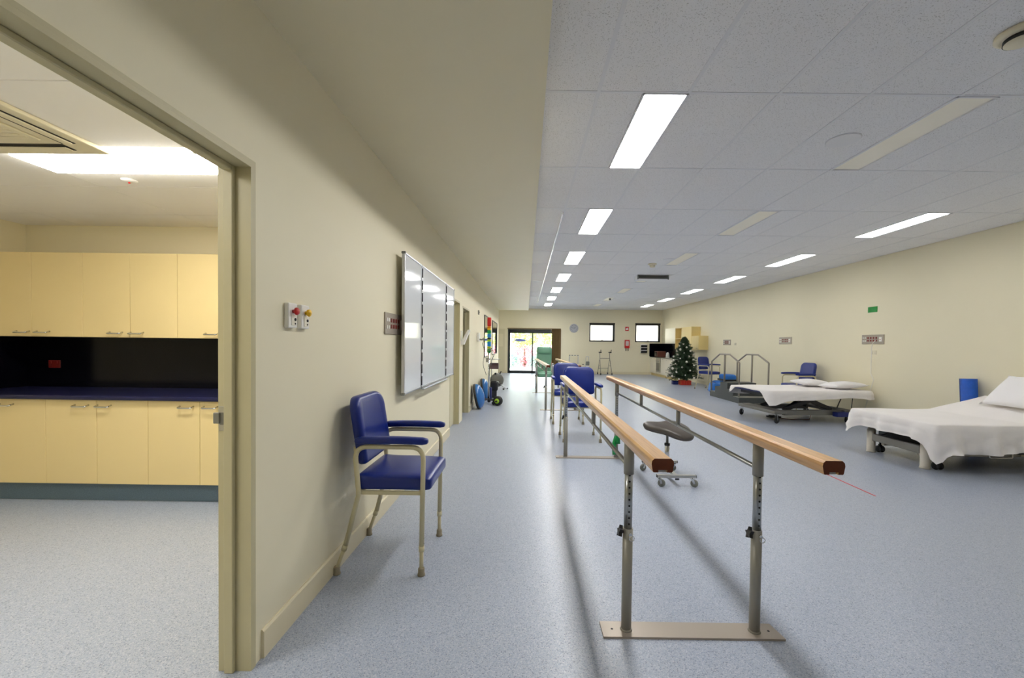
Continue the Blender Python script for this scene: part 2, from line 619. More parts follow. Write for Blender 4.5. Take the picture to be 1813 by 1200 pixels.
# luminaire rows: (x0, x1, lit) ; they start at every second cross line
LIT_FROM = {0: 0.3, 1: 2.8, 2: 0.3}
LROWS = [(0.772, 1.055, True), (2.858, 3.118, False), (4.945, 5.215, True)]
light_rows = [q for q in gy if abs(((q - 2.841) / 2.4) - round((q - 2.841) / 2.4)) < 0.01]
AC = (2.55, 3.44, 9.96, 10.5)
for j in range(len(gyl) - 1):
    y0, y1 = gyl[j], gyl[j + 1]
    lit = any(abs(y0 - q) < 0.01 for q in light_rows) and y1 <= YF - 0.05
    for i in range(len(xs) - 1):
        x0, x1 = xs[i], xs[i + 1]
        cut = None
        if lit:
            for ri, (a, c, on) in enumerate(LROWS):
                if y0 > LIT_FROM[ri] - 0.01 and x0 - 0.01 <= a and c <= x1 + 0.12:
                    if a >= x0 - 0.01 and a < x1: cut = (a, c)
        if cut:
            if cut[0] - x0 > 0.05: tile(x0, cut[0] - 0.004, y0, y1)
            if x1 - cut[1] > 0.05: tile(cut[1] + 0.004, x1, y0, y1)
        else:
            tile(x0, x1, y0, y1)
# T bars
b0 = MB(); b0.box((0, 0, 0.002), (0.024, YF - YB, 0.007))
first = None
for x in GX:
    if first is None:
        first = b0.build('grid_runner', 'grid_metal', ceil, (x, (YF + YB) / 2, 0))
    else:
        inst(first, ceil, (x, (YF + YB) / 2, 0))
first = None
for q in gyl[1:-1]:
    if first is None:
        bb = MB(); bb.box((0, 0, 0.0024), (XR - SX, 0.022, 0.007))
        first = bb.build('grid_crossbar', 'grid_metal', ceil, ((XR + SX) / 2, q, 0))
    else:
        inst(first, ceil, ((XR + SX) / 2, q, 0))
bb = MB(); bb.b2(SX, XR, YB, YF, 0.03, 0.06); bb.build('plenum_board', 'black', ceil)

def ceiling_light(x0, x1, y0, lit, label, group):
    t = thing('ceiling_light', label, 'ceiling light', ((x0 + x1) / 2, y0 + 0.6, CE), 0, group)
    wx, wy = x1 - x0, 1.172
    bb = MB()
    for s_ in (-1, 1):
        bb.box((s_ * (wx / 2 + 0.004), 0, 0.004), (0.012, wy + 0.02, 0.02))
        bb.box((0, s_ * (wy / 2 + 0.004), 0.004), (wx + 0.02, 0.012, 0.02))
    bb.box((0, 0, 0.02), (wx, wy, 0.01))
    bb.build('housing', 'grid_metal', t)
    bb = MB(); bb.box((0, 0, 0.008), (wx, wy, 0.006), 0.002)
    bb.build('diffuser', ('panel_on' if x0 < 3 and y0 > 2 else 'panel_on_right') if lit else 'panel_off', t)
    return t
ords = ['nearest in view', 'second', 'third', 'fourth', 'fifth', 'sixth', 'seventh', 'eighth']
for ri, (a, c, on) in enumerate(LROWS):
    n = 0
    for q in light_rows:
        if q < LIT_FROM[ri] - 0.01 or q + 1.2 > YF - 0.05: continue
        if q < 2.8 and on:
            ceiling_light(a, c, q, on, 'glowing ceiling panel out of view above the viewer, %s hand row' % ('left' if ri == 0 else 'right'), ['glowing panels left row', '', 'glowing panels right row'][ri])
            continue
        if ri == 2 and q < 4: 
            ceiling_light(a, c, q, on, 'glowing white ceiling panel of the right row, nearer than any in view', 'glowing panels right row')
            continue
        lab = {0: 'glowing rectangular ceiling panel, %s of the row beside the lowered ceiling' % ords[n],
               1: 'unlit cream ceiling panel, %s of the middle row' % ords[n],
               2: 'glowing rectangular ceiling panel, %s of the row by the right wall' % ords[n]}[ri]
        ceiling_light(a, c, q, on, lab, ['glowing panels left row', 'unlit panels middle row', 'glowing panels right row'][ri])
        n += 1

# white curtain track under the ceiling
b = MB(); b.b2(0.435, 0.455, 5.35, 16.9, -0.03, -0.006); 
tr = b.build('ceiling_track', 'track_white', None, (0, 0, CE)); tag(tr, 'thin white rail running along the ceiling beside the lit panels', 'rail')

# ---------------- skirting
def skirt(name, x0, x1, y0, y1, axis, face):
    bb = MB()
    if axis == 'y':
        bb.prism([(0, 0), (0.014, 0), (0.014, 0.115), (0.006, 0.124), (0, 0.124)], y1 - y0,
                 Matrix.Translation((x0, y0 if face > 0 else y1, 0)) @ (Matrix(((1, 0, 0, 0), (0, 0, 1, 0), (0, 1, 0, 0), (0, 0, 0, 1))) if face > 0 else Matrix(((-1, 0, 0, 0), (0, 0, -1, 0), (0, 1, 0, 0), (0, 0, 0, 1)))))
    else:
        bb.b2(x0, x1, y0, y1, 0, 0.124, 0.003)
    return struct(bb.build(name, 'trim'))
skirt('baseboard_left', XW, 0, 1.79, D2[0] - 0.05, 'y', 1)
skirt('baseboard_left', XW, 0, D3[1] + 0.05, WEND, 'y', 1)
skirt('baseboard_right', XR, 0, YB, 16.9, 'y', -1)
skirt('baseboard_far', SD[1] + 0.05, 5.9, YF - 0.014, YF, 'x', 1)
skirt('baseboard_recess', -2.6, SD[0] - 0.05, YF - 0.014, YF, 'x', 1)

# ---------------- door frames on the left wall
def jamb_frame(name, d, label, strike=None, leaf=None):
    t = thing(name, label, 'door frame', (XW, (d[0] + d[1]) / 2, 0)); t['kind'] = 'structure'
    w2 = (d[1] - d[0]) / 2
    xa, xb = -WT - 0.006, 0.004
    for s_ in (-1, 1):
        bb = MB()
        yy = s_ * w2
        bb.b2(xa, xb, min(yy, yy - s_ * 0.016), max(yy, yy - s_ * 0.016), 0, d[2])
        bb.b2(-0.098, -0.060, min(yy - s_ * 0.0161, yy - s_ * 0.034), max(yy - s_ * 0.0161, yy - s_ * 0.034), 0, d[2] - 0.0165, 0.003)
        bb.b2(0.0, xb, min(yy + s_ * 0.0002, yy + s_ * 0.014), max(yy + s_ * 0.0002, yy + s_ * 0.014), 0, d[2] + 0.014)
        bb.build('jamb', 'frame_paint', t)
    bb = MB()
    bb.b2(xa, xb, -w2 + 0.0162, w2 - 0.0162, d[2] - 0.016, d[2])
    bb.b2(-0.098, -0.060, -w2 + 0.0345, w2 - 0.0345, d[2] - 0.036, d[2] - 0.0162, 0.003)
    bb.b2(0.0, xb, -w2, w2, d[2] + 0.0002, d[2] + 0.014)
    bb.build('head', 'frame_paint', t)
    if strike:
        bb = MB(); bb.b2(-0.128, -0.100, w2 - 0.019, w2 - 0.015, 1.0, 1.10, 0.001)
        sp = bb.build('strike_plate', 'steel', t); sp['label'] = 'brushed metal strike plate'
        bb = MB(); bb.b2(-0.146, -0.120, w2 - 0.026, w2 - 0.016, 1.03, 1.075, 0.002); bb.b2(-0.122, -0.106, w2 - 0.0205, w2 - 0.0185, 1.025, 1.075)
        bb.build('latch_lip', 'grey_metal', sp)
    return t
jamb_frame('door_1', D1, 'cream steel frame of the open doorway to the kitchenette', strike=True)
f2 = jamb_frame('door_2', D2, 'cream door with frame beside the whiteboard')
bb = MB(); bb.b2(-0.125, -0.085, -(D2[1] - D2[0]) / 2 + 0.02, (D2[1] - D2[0]) / 2 - 0.02, 0.008, D2[2] - 0.02, 0.002)
lf = bb.build('leaf', 'door_paint', f2)
bb = MB(); bb.tube(fillet([(-0.085, -0.33, 1.04), (-0.03, -0.33, 1.04), (-0.03, -0.22, 1.04)], 0.02), 0.009)
bb.lathe([(0.026, 0), (0.026, 0.008)], (-0.085, -0.33, 1.04), 16, Matrix.Rotation(R(90), 4, 'Y')); bb.build('handle', 'steel', lf)
f3 = jamb_frame('door_3', D3, 'open doorway with dark room behind, next along from the whiteboard')
bb = MB(); bb.b2(-0.135, -0.120, 0.385, 0.399, 1.0, 1.1); bb.build('strike_plate', 'grey_metal', f3)
# dim store room behind door 3
b = MB(); b.b2(-3.5, -3.4, 6.0, 9.2, 0, 2.6); b.b2(-3.4, LXI, 5.9, 6.0, 0, 2.6); b.b2(-3.4, LXI, 9.2, 9.3, 0, 2.6); b.b2(-3.5, LXI, 5.9, 9.3, 2.6, 2.7)
struct(b.build('wall_store', 'wall'), 'plain walls of the unlit store room', 'wall')

# ---------------- kitchenette (side room)
b = MB()
b.b2(LX - 0.15, LX, LYB - 0.15, LY + 0.15, 0, CE)
struct(b.build('wall_kitchenette_left', 'wall'), 'cream left wall of the kitchenette', 'wall')
b = MB(); b.b2(LX, LXI, LY, LY + 0.15, 0, CE)
struct(b.build('wall_kitchenette_far', 'wall'), 'cream wall behind the kitchenette cupboards', 'wall')
b = MB(); b.b2(LX, LXI, LYB - 0.15, LYB, 0, CE)
struct(b.build('wall_kitchenette_near', 'wall'), 'cream near wall of the kitchenette', 'wall')
lc = thing('ceiling_kitchenette', 'white tiled ceiling of the kitchenette', 'ceiling', (0, 0, LCE)); lc['kind'] = 'structure'
bb = MB(); bb.b2(LX, LXI, LYB, LY, 0.03, 0.06); bb.build('plenum_board', 'wall', lc)
lgx = [LX, -4.285, -3.045, -1.83, LXI]
lgy = [LYB, -0.63, -0.02, 0.58, 1.19, 1.80, 2.41, 3.03, 3.70, LY]
KL = (-3.04, -1.835, 2.475, 2.735)   # kitchenette light
KA = (-3.26, -2.42, 1.62, 2.46)      # cassette
for i in range(4):
    for j in range(9):
        x0, x1, y0, y1 = lgx[i], lgx[i + 1], lgy[j], lgy[j + 1]
        g = 0.002
        if i == 2 and j == 6:
            y0 = KL[3] + 0.005
        bb = MB(); bb.b2(x0 + g, x1 - g, y0 + g, y1 - g, 0.0, 0.02, 0.002)
        bb.build('ceiling_tile', 'tile_plain', lc)
KT = thing('ceiling_light', 'wide glowing ceiling panel in the kitchenette above the cupboards', 'ceiling light', ((KL[0] + KL[1]) / 2, (KL[2] + KL[3]) / 2, LCE))
t = KT
dx, dy = KL[1] - KL[0], KL[3] - KL[2]
bb = MB(); bb.box((0, 0, -0.012), (dx, dy, 0.022), 0.004); bb.build('diffuser', 'panel_on_side', t)
bb = MB()
for s_ in (-1, 1):
    bb.box((0, s_ * (dy / 2 + 0.004), -0.003), (dx + 0.02, 0.008, 0.010)); bb.box((s_ * (dx / 2 + 0.004), 0, -0.003), (0.008, dy + 0.02, 0.010))
bb.build('frame', 'grid_metal', t)
copy_tree(KT, None, 'unseen glowing ceiling panel added to brighten the near end of the kitchenette', ((KL[0] + KL[1]) / 2, 0.72, LCE))  # extra out-of-view panel, added to brighten the kitchenette
# cassette air conditioner
t = thing('air_conditioner', 'white ceiling cassette air conditioner in the kitchenette', 'air conditioner', ((KA[0] + KA[1]) / 2, (KA[2] + KA[3]) / 2, LCE))
hw = 0.42
bb = MB()
bb.box((0, 0, -0.012), (2 * hw, 2 * hw, 0.022), 0.006, 2)
bb.build('fascia', 'cream_plastic', t)
bb = MB(); bb.box((0, 0, -0.028), (0.46, 0.46, 0.012), 0.004)
gr = bb.build('intake_grille', 'cream_plastic', t)
bb = MB()
for k in range(12): bb.box((0, -0.19 + k * 0.0345, -0.035), (0.40, 0.012, 0.004))
bb.build('grille_slats', 'cream_plastic', gr)
for k in range(4):
    M4 = Matrix.Rotation(R(90 * k), 4, 'Z')
    bb = MB(); bb.box(M4 @ Vector((0.325, 0, -0.0235)), (0.075, 0.56, 0.004) if k % 2 == 0 else (0.56, 0.075, 0.004)); o = bb.build('outlet', 'dark_slot', t)
    bb = MB(); Mv = M4 @ Matrix.Rotation(R(25), 4, 'Y')
    bb.box(M4 @ Vector((0.335, 0, -0.030)), (0.05, 0.54, 0.005), M=None) if False else bb.box(M4 @ Vector((0.335, 0, -0.030)), (0.045, 0.54, 0.006) if k % 2 == 0 else (0.54, 0.045, 0.006), 0.002)
    bb.build('louvre', 'cream_plastic', o)
# small alarm on kitchenette ceiling
t = thing('sprinkler_plate', 'small round plate on the kitchenette ceiling with red dot', 'sprinkler', (-2.73, 2.9, LCE))
bb = MB(); bb.lathe([(0.045, 0), (0.045, -0.006), (0.03, -0.014), (0.012, -0.016)][::-1], (0, 0, 0), 20); bb.build('plate', 'white_plastic', t)
bb = MB(); bb.lathe([(0.006, -0.024), (0.006, -0.014)], (0, 0, 0), 8); bb.build('bulb', 'red', t)

def handle_mb(cx, y, z, w_=0.112):
    bb = MB(); bb.tube(fillet([(cx - w_ / 2, y, z), (cx - w_ / 2, y - 0.034, z - 0.012), (cx + w_ / 2, y - 0.034, z - 0.012), (cx + w_ / 2, y, z)], 0.012, 4), 0.0062, 8)
    return bb
def cupboard(name, label, x0, x1, yf, yb, z0, z1, hside, hz, group, matn='laminate'):
    """two-door unit; front at yf"""
    t = thing(name, label, 'cupboard', ((x0 + x1) / 2, yb, 0), 0, group)
    ox, oy = (x0 + x1) / 2, yb
    bb = MB(); bb.b2(x0 - ox + 0.001, x1 - ox - 0.001, yf - oy + 0.019, -0.002, z0, z1); bb.build('body', matn, t)
    xm = (x0 + x1) / 2
    for k, (a, c) in enumerate(((x0, xm), (xm, x1))):
        bb = MB(); bb.b2(a - ox + 0.0015, c - ox - 0.0015, yf - oy, yf - oy + 0.018, z0, z1, 0.002)
        d = bb.build('door', matn, t)
        hx = hside[k]
        if hx is not None:
            hb = handle_mb(hx - ox, yf - oy, hz); hb.build('handle', 'chrome', d)
    return t
UF, LF = 3.73, 3.47
ux = [-4.845, -3.934, -3.091, -2.25, -1.41]
ulab = ['wall cupboard at the far left end of the kitchenette', 'wall cupboard second from the left in the kitchenette', 'wall cupboard third from the left, partly behind the door jamb', 'wall cupboard at the right end of the kitchenette row']
uh = [(-4.465, -4.284), (-3.635, -3.449), (-2.781, -2.60), (-1.93, -1.74)]
for k in range(4):
    cupboard('wall_cupboard', 'cream ' + ulab[k], ux[k], ux[k + 1], UF, LY, 1.385, 2.13, uh[k], 1.432, 'kitchenette wall cupboards')
lx = [-4.845, -3.976, -3.124, -2.262, -1.40]
lh = [(None, -4.297), (-3.672, -3.484), (-2.80, -2.60), (-1.93, -1.74)]
llab = ['base cupboard at the left end under the dark kitchenette bench', 'base cupboard second from the left under the dark bench', 'base cupboard third from the left under the dark bench', 'base cupboard at the right end under the dark bench']
for k in range(4):
    t = cupboard('base_cupboard', 'cream ' + llab[k], lx[k], lx[k + 1], LF, LY, 0.165, 0.865, lh[k], 0.822, 'kitchenette base cupboards')
    bb = MB(); bb.b2(lx[k] - (lx[k] + lx[k + 1]) / 2, lx[k + 1] - (lx[k] + lx[k + 1]) / 2, 3.55 - LY, 3.58 - LY, 0.0, 0.165); bb.build('kickboard', 'kick_vinyl', t)
bb = MB(); bb.b2(LX + 0.001, -1.40, 3.435, LY, 0.866, 0.902, 0.012, 3); o = bb.build('bench_top', 'navy_top'); tag(o, 'dark navy bench top along the kitchenette cupboards', 'bench top')
bb = MB(); bb.b2(LX + 0.001, -1.40, LY - 0.012, LY - 0.001, 0.902, 1.384); bb.b2(LX + 0.001, LX + 0.012, 3.44, LY - 0.0121, 0.902, 1.384); o = bb.build('splashback', 'dark_gloss'); tag(o, 'glossy near black splashback between bench and wall cupboards', 'splashback')
def power_point(name, label, loc, rz, matn, matn2='black', wdt=0.115, hgt=0.075):
    t = thing(name, label, 'power outlet', loc, rz)
    bb = MB(); bb.box((0, -0.004, 0), (wdt, 0.008, hgt), 0.003); bb.build('plate', matn, t)
    for s_ in (-1, 1):
        bb = MB(); bb.box((s_ * wdt * 0.25, -0.010, hgt * 0.22), (0.014, 0.006, 0.022), 0.002); bb.build('switch', matn, t)
        bb = MB()
        for (q, a) in ((-0.008, 25), (0.008, -25)):
            bb.box((s_ * wdt * 0.25 + q, -0.0085, -hgt * 0.12), (0.003, 0.002, 0.010), M=Matrix.Rotation(R(a), 4, 'Y'))
        bb.box((s_ * wdt * 0.25, -0.0085, -hgt * 0.33), (0.003, 0.002, 0.008))
        bb.build('pin_slots', matn2, t)
    return t
power_point('power_outlet', 'dark red double power outlet on the black splashback', (-4.562, LY - 0.0125, 1.122), 0, 'red_dark')

# ---------------- left wall fittings
def call_point(y0, button, label):
    t = thing('nurse_call', label, 'call button', (XW, y0, 1.492), 0)
    bb = MB(); bb.box((0.012, 0, 0), (0.024, 0.076, 0.118), 0.006, 2); bb.build('plate', 'white_plastic', t)
    bb = MB(); bb.box((0.0255, 0.004, -0.022), (0.003, 0.04, 0.05), 0.001); bb.build('insert', 'laminate_white', t)
    M = Matrix.Rotation(R(90), 4, 'Y')
    bb = MB(); bb.lathe([(0.009, 0.0), (0.009, 0.010), (0.0175, 0.013), (0.0185, 0.019), (0.014, 0.025), (0.0, 0.027)], (0.024, -0.001, 0.020), 18, M)
    bt = bb.build('push_button', button, t)
    bb = MB(); bb.lathe([(0.007, 0), (0.007, 0.004), (0.004, 0.005)], (0.026, 0.012, -0.018), 12, M); bb.lathe([(0.005, 0), (0.004, 0.003)], (0.026, 0.012, -0.038), 10, M); bb.build('sensor', 'black', t)
    return t
call_point(1.995, 'red', 'white call plate with red mushroom button on left wall')
call_point(2.107, 'yellow', 'white call plate with yellow mushroom button on left wall')

def service_panel(loc, rz, L, label):
    """faces local -y, centred"""
    t = thing('service_panel', label, 'socket panel', loc, rz, 'metal service panels')
    H = 0.175
    bb = MB(); bb.box((0, -0.006, 0), (L, 0.012, H), 0.003); bb.build('plate', 'plate_metal', t)
    for r in range(2):
        for k in range(2):
            bb = MB(); bb.box((-L / 2 + 0.04 + k * 0.045, -0.014, 0.03 - r * 0.06), (0.026, 0.006, 0.03), 0.002); bb.build('gas_outlet', 'white_plastic', t)
        for k in range(4):
            bb = MB(); bb.box((-L / 2 + 0.15 + k * 0.062, -0.014, 0.028 - r * 0.05), (0.034, 0.006, 0.034), 0.003); bb.build('power_socket', 'red_dark', t)
    bb = MB(); bb.box((L / 2 - 0.07, -0.015, 0.0), (0.06, 0.01, 0.085), 0.004); q = bb.build('call_module', 'white_plastic', t)
    bb = MB(); bb.lathe([(0.008, 0), (0.007, 0.006)], (L / 2 - 0.07, -0.020, 0.0), 10, Matrix.Rotation(R(90), 4, 'X')); bb.build('button', 'red', q)
    return t
service_panel((XW, 3.59, 1.525), R(90), 0.50, 'metal service panel half hidden behind the whiteboard')
service_panel((XR, 13.55, 1.512), R(-90), 0.50, 'metal service panel on right wall above the stair rails')
service_panel((XR, 10.51, 1.54), R(-90), 0.50, 'metal service panel on right wall above the solitary blue chair')
service_panel((XR, 7.865, 1.541), R(-90), 0.50, 'metal service panel with white cable, nearest on the right wall')

# whiteboard, three panels
wb = thing('whiteboard', 'large three panel whiteboard with aluminium frame on left wall', 'whiteboard', (XW, 3.64, 0.915))
ysp = [(0.0, 0.60), (0.615, 1.88), (1.895, 2.50)]
bb = MB(); bb.b2(0, 0.055, 0.62, 1.88, 0.03, 1.19); bb.build('mount_frame', 'alu', wb)
for k, (a, c) in enumerate(ysp):
    bb = MB(); bb.b2(0.056, 0.072, a + 0.012, c - 0.012, 0.012, 1.228)
    pn = bb.build('board_panel', 'whiteboard', wb)
    bb = MB()
    for z0 in (0.0, 1.222): bb.b2(0.050, 0.078, a, c, z0, z0 + 0.018, 0.003)
    for y0 in (a, c - 0.014): bb.b2(0.050, 0.078, y0, y0 + 0.014, 0, 1.24, 0.003)
    bb.build('frame', 'alu', pn)
bb = MB()
for yy in (0.608, 1.888):
    for k in range(10): bb.cyl((0.080, yy, 0.03 + k * 0.12), (0.080, yy, 0.12 + k * 0.12), 0.006, 8)
    bb.b2(0.058, 0.076, yy - 0.009, yy + 0.009, 0, 1.24)
bb.build('hinge', 'black', wb)
bb = MB(); bb.b2(0.072, 0.105, 0.62, 1.88, -0.018, -0.004, 0.003); bb.build('pen_tray', 'alu', wb)
for (yy, zz) in ((0.0, 1.225), (0.0, 0.0), (2.486, 1.225), (2.486, 0.0)):
    bb = MB(); bb.b2(0.046, 0.083, yy - 0.004, yy + 0.018, zz - 0.003, zz + 0.019, 0.004); bb.build('corner_cap', 'grey_plastic', wb)

# leaflet holder on the frame between the doors
t = thing('leaflet_holder', 'white tilted leaflet holder on the wall between the two doors', 'leaflet holder', (XW, 7.33, 1.35))
bb = MB(); bb.prism([(0.012, 0.0), (0.05, 0.0), (0.15, 0.25), (0.12, 0.26), (0.012, 0.06)], 0.13, Matrix(((1, 0, 0, 0), (0, 0, 1, -0.05), (0, 1, 0, 0), (0, 0, 0, 1)))); bb.build('tray', 'white_plastic', t)
bb = MB(); bb.b2(0.0, 0.012, -0.05, 0.08, 0, 0.24, 0.002); bb.build('back_plate', 'white_plastic', t)
# small wall switch near soffit
t = thing('wall_sensor', 'small grey box high on the left wall before the mirrors', 'sensor', (XW, 9.9, 2.1))
bb = MB(); bb.box((0.012, 0, 0), (0.024, 0.07, 0.10), 0.004); bb.build('housing', 'grey_plastic', t)
bb = MB(); bb.lathe([(0.016, 0), (0.010, 0.008)], (0.024, 0, 0), 12, Matrix.Rotation(R(90), 4, 'Y')); bb.build('lens', 'black', t)
# wall charger with cord
t = thing('wall_charger', 'white wall charger holding a handset with a hanging cord', 'charger', (XW, 9.75, 1.42))
bb = MB(); bb.box((0.03, 0, 0.10), (0.06, 0.16, 0.20), 0.015, 2); bb.build('cradle', 'white_plastic', t)
bb = MB(); bb.tube(fillet([(0.06, -0.05, 0.05), (0.12, -0.05, 0.04), (0.15, 0.05, 0.08), (0.14, 0.16, 0.03)], 0.04), 0.018); bb.build('handset', 'grey_plastic', t)
pts = [(0.14, 0.16, 0.03)] + [(0.10 + 0.03 * math.sin(k * 0.9), 0.22 + k * 0.10, -0.05 - k * 0.10) for k in range(9)]
bb = MB(); bb.tube(fillet(pts, 0.08), 0.006, 6); bb.build('cord', 'rubber_black', t)
# mirrors
for k, (y0, y1, lab) in enumerate(((11.3, 13.12, 'wall mirror on the left wall behind the coloured stand'), (13.92, 16.1, 'wall mirror at the far end of the left wall'))):
    t = thing('wall_mirror', 'tall dark edged ' + lab, 'mirror', (XW, (y0 + y1) / 2, 1.0), 0, 'wall mirrors')
    L = y1 - y0
    bb = MB(); bb.b2(0.0, 0.018, -L / 2, L / 2, 0, 1.15); bb.build('glass', 'mirror', t)
    bb = MB()
    for yy in (-L / 2, L / 2 - 0.03): bb.b2(0.0, 0.026, yy, yy + 0.03, 0, 1.15, 0.003)
    for zz in (0, 1.12): bb.b2(0.0, 0.026, -L / 2, L / 2, zz, zz + 0.03, 0.003)
    bb.build('frame', 'window_frame', t)

# ---------------- far wall: sliding door, windows
t = thing('window_1', 'dark framed sliding glass door opening on the garden', 'glass door', ((SD[0] + SD[1]) / 2, YF, 0)); t['kind'] = 'structure'
sw = (SD[1] - SD[0]) / 2
bb = MB()
bb.b2(-sw, sw, 0.02, 0.12, SD[2] - 0.12, SD[2], 0.004); bb.b2(-sw, sw, 0.02, 0.12, 0, 0.035); bb.b2(-sw, -sw + 0.05, 0.02, 0.12, 0, SD[2]); bb.b2(sw - 0.05, sw, 0.02, 0.12, 0, SD[2])
bb.build('outer_frame', 'window_frame', t)
for k, (a, c, yy) in enumerate(((-sw + 0.05, 0.09, 0.09), (0.03, sw - 0.05, 0.05))):
    bb = MB()
    z0, z1 = 0.035, SD[2] - 0.12
    bb.b2(a, a + 0.06, yy - 0.018, yy + 0.018, z0, z1); bb.b2(c - 0.06, c, yy - 0.018, yy + 0.018, z0, z1); bb.b2(a, c, yy - 0.018, yy + 0.018, z0, z0 + 0.08); bb.b2(a, c, yy - 0.018, yy + 0.018, z1 - 0.07, z1)
    fr = bb.build('sash', 'window_frame', t)
    bb = MB(); bb.b2(a + 0.06, c - 0.06, yy - 0.003, yy + 0.003, z0 + 0.08, z1 - 0.07); bb.build('pane', 'glass', fr)
    if k == 0:
        bb = MB(); bb.prism([(0.27 * math.cos(a_ * math.pi / 14), 0.06 * math.sin(a_ * math.pi / 14)) for a_ in range(28)], 0.002, Matrix.Translation((-0.53, yy - 0.006, 1.56)) @ Matrix.Rotation(R(90), 4, 'X'))
        d = bb.build('safety_decal', 'decal_blue', fr); d['label'] = 'blue oval safety decal'
    bb = MB(); bb.b2((c - 0.045) if k == 0 else (a + 0.015), (c - 0.015) if k == 0 else (a + 0.045), yy - 0.05, yy - 0.018, 0.95, 1.15, 0.006); bb.build('handle', 'black', fr)
def small_window(name, q, label):
    t = thing(name, label, 'window', ((q[0] + q[1]) / 2, YF, q[2])); t['kind'] = 'structure'
    wv, hv = (q[1] - q[0]) / 2, q[3] - q[2]
    bb = MB()
    bb.b2(-wv, wv, -0.01, 0.10, 0, 0.06, 0.003); bb.b2(-wv, wv, -0.01, 0.10, hv - 0.10, hv, 0.003); bb.b2(-wv, -wv + 0.055, -0.01, 0.10, 0, hv, 0.003); bb.b2(wv - 0.085, wv, -0.01, 0.10, 0, hv, 0.003)
    fr = bb.build('frame', 'window_frame', t)
    bb = MB(); bb.b2(-wv + 0.05, wv - 0.08, 0.045, 0.051, 0.05, hv - 0.09); bb.build('pane', 'glass', t)
    bb = MB(); bb.b2(-wv - 0.01, wv + 0.01, -0.045, -0.01, hv - 0.045, hv + 0.01, 0.004); bb.cyl((-wv, -0.028, hv - 0.06), (wv, -0.028, hv - 0.06), 0.012, 8); bb.build('blind_cassette', 'dark_slot', t)
    bb = MB(); bb.b2(-0.04, 0.06, -0.03, -0.01, 0.05, 0.075, 0.004); bb.build('latch', 'black', fr)
small_window('window_2', W1, 'small black framed window beside the clock')
small_window('window_3', W2, 'small black framed window by the far right corner')
# curtain stack beside the sliding door
t = thing('vertical_blind', 'brown vertical blind drawn to the right of the sliding door', 'blind', (1.42, YF - 0.07, 0), 0)
bb = MB(); bb.b2(-2.3, 0.22, -0.03, 0.03, 2.09, 2.13, 0.004); bb.build('head_rail', 'curtain', t)
for k in range(6):
    bb = MB(); bb.box((-0.16 + k * 0.07, 0.0, 1.06), (0.105, 0.006, 2.06), M=Matrix.Rotation(R(38 + 5 * math.sin(k * 2.1)), 4, 'Z')); bb.build('slat', 'curtain', t)
bb = MB(); bb.cyl((-0.24, -0.05, 2.09), (-0.30, -0.10, 0.75), 0.009, 6); bb.build('wand', 'white_plastic', t)
# flush door in recess left of slider
t = thing('door_4', 'flush cream door left of the sliding door with pale panel', 'door', (-1.45, YF, 0)); t['kind'] = 'structure'
bb = MB(); bb.b2(-0.42, 0.42, -0.03, 0.0, 0.005, 2.05, 0.003); lf = bb.build('leaf', 'door_paint', t)
bb = MB(); bb.b2(-0.30, 0.36, -0.036, -0.03, 1.25, 1.85, 0.002); bb.build('notice_panel', 'soffit', lf)
bb = MB()
for s_ in (-1, 1): bb.b2(min(s_ * 0.42, s_ * 0.47), max(s_ * 0.42, s_ * 0.47), -0.02, 0.0, 0, 2.10, 0.003)
bb.b2(-0.47, 0.47, -0.02, 0.0, 2.05, 2.10, 0.003); bb.build('architrave', 'trim', t)

# clock
t = thing('wall_clock', 'round white wall clock between sliding door and window', 'clock', (2.26, YF, 2.156))
MX = Matrix.Rotation(R(90), 4, 'X')
bb = MB(); bb.lathe([(0.205, 0), (0.21, 0.03), (0.195, 0.045), (0.18, 0.03)], (0, 0, 0), 32, MX); bb.build('rim', 'alu', t)
bb = MB(); bb.lathe([(0.19, 0.0), (0.19, 0.028)], (0, 0, 0), 32, MX); fc = bb.build('face', 'clock_face', t)
for k in range(12):
    bb = MB(); a = R(30 * k); bb.box((0.155 * math.sin(a), -0.030, 0.155 * math.cos(a)), (0.010, 0.003, 0.036), M=Matrix.Rotation(a, 4, 'Y')); bb.build('hour_mark', 'black', fc)
for (a, L, wd) in ((R(62), 0.085, 0.012), (R(285), 0.135, 0.009)):
    bb = MB(); bb.box((L / 2 * math.sin(a), -0.034, L / 2 * math.cos(a)), (wd, 0.003, L), M=Matrix.Rotation(a, 4, 'Y')); bb.build('hand', 'black', fc)
# fire sign + blanket
t = thing('fire_sign', 'small red square fire sign on the far wall between windows', 'sign', (4.775, YF, 2.155))
bb = MB(); bb.box((0, -0.004, 0), (0.165, 0.008, 0.20), 0.002); bb.build('board', 'red', t)
bb = MB(); bb.prism([(-0.05, -0.05), (0.04, -0.045), (0.055, 0.0), (0.02, 0.065), (0.0, 0.025), (-0.03, 0.045), (-0.06, 0.0)], 0.002, Matrix.Translation((0, -0.008, 0)) @ MX); bb.build('flame_pictogram', 'label_white', t)
t = thing('fire_blanket', 'red fire blanket pouch with white label and black pull tabs', 'fire blanket', (4.785, YF, 1.25))
bb = MB(); bb.rbox((0, -0.025, 0.19), (0.235, 0.05, 0.40), 0.02, 5); bb.build('pouch', 'red', t)
bb = MB(); bb.box((0.0, -0.051, 0.22), (0.14, 0.003, 0.22)); lb = bb.build('label', 'label_white', t)
bb = MB()
for k in range(6): bb.box((0, -0.0535, 0.30 - k * 0.032), (0.11 - 0.02 * (k % 2), 0.001, 0.010))
bb.build('print_lines', 'red_dark', lb)
for s_ in (-1, 1):
    bb = MB(); bb.box((s_ * 0.05, -0.028, -0.07), (0.035, 0.006, 0.13), 0.002); bb.build('pull_tab', 'black', t)
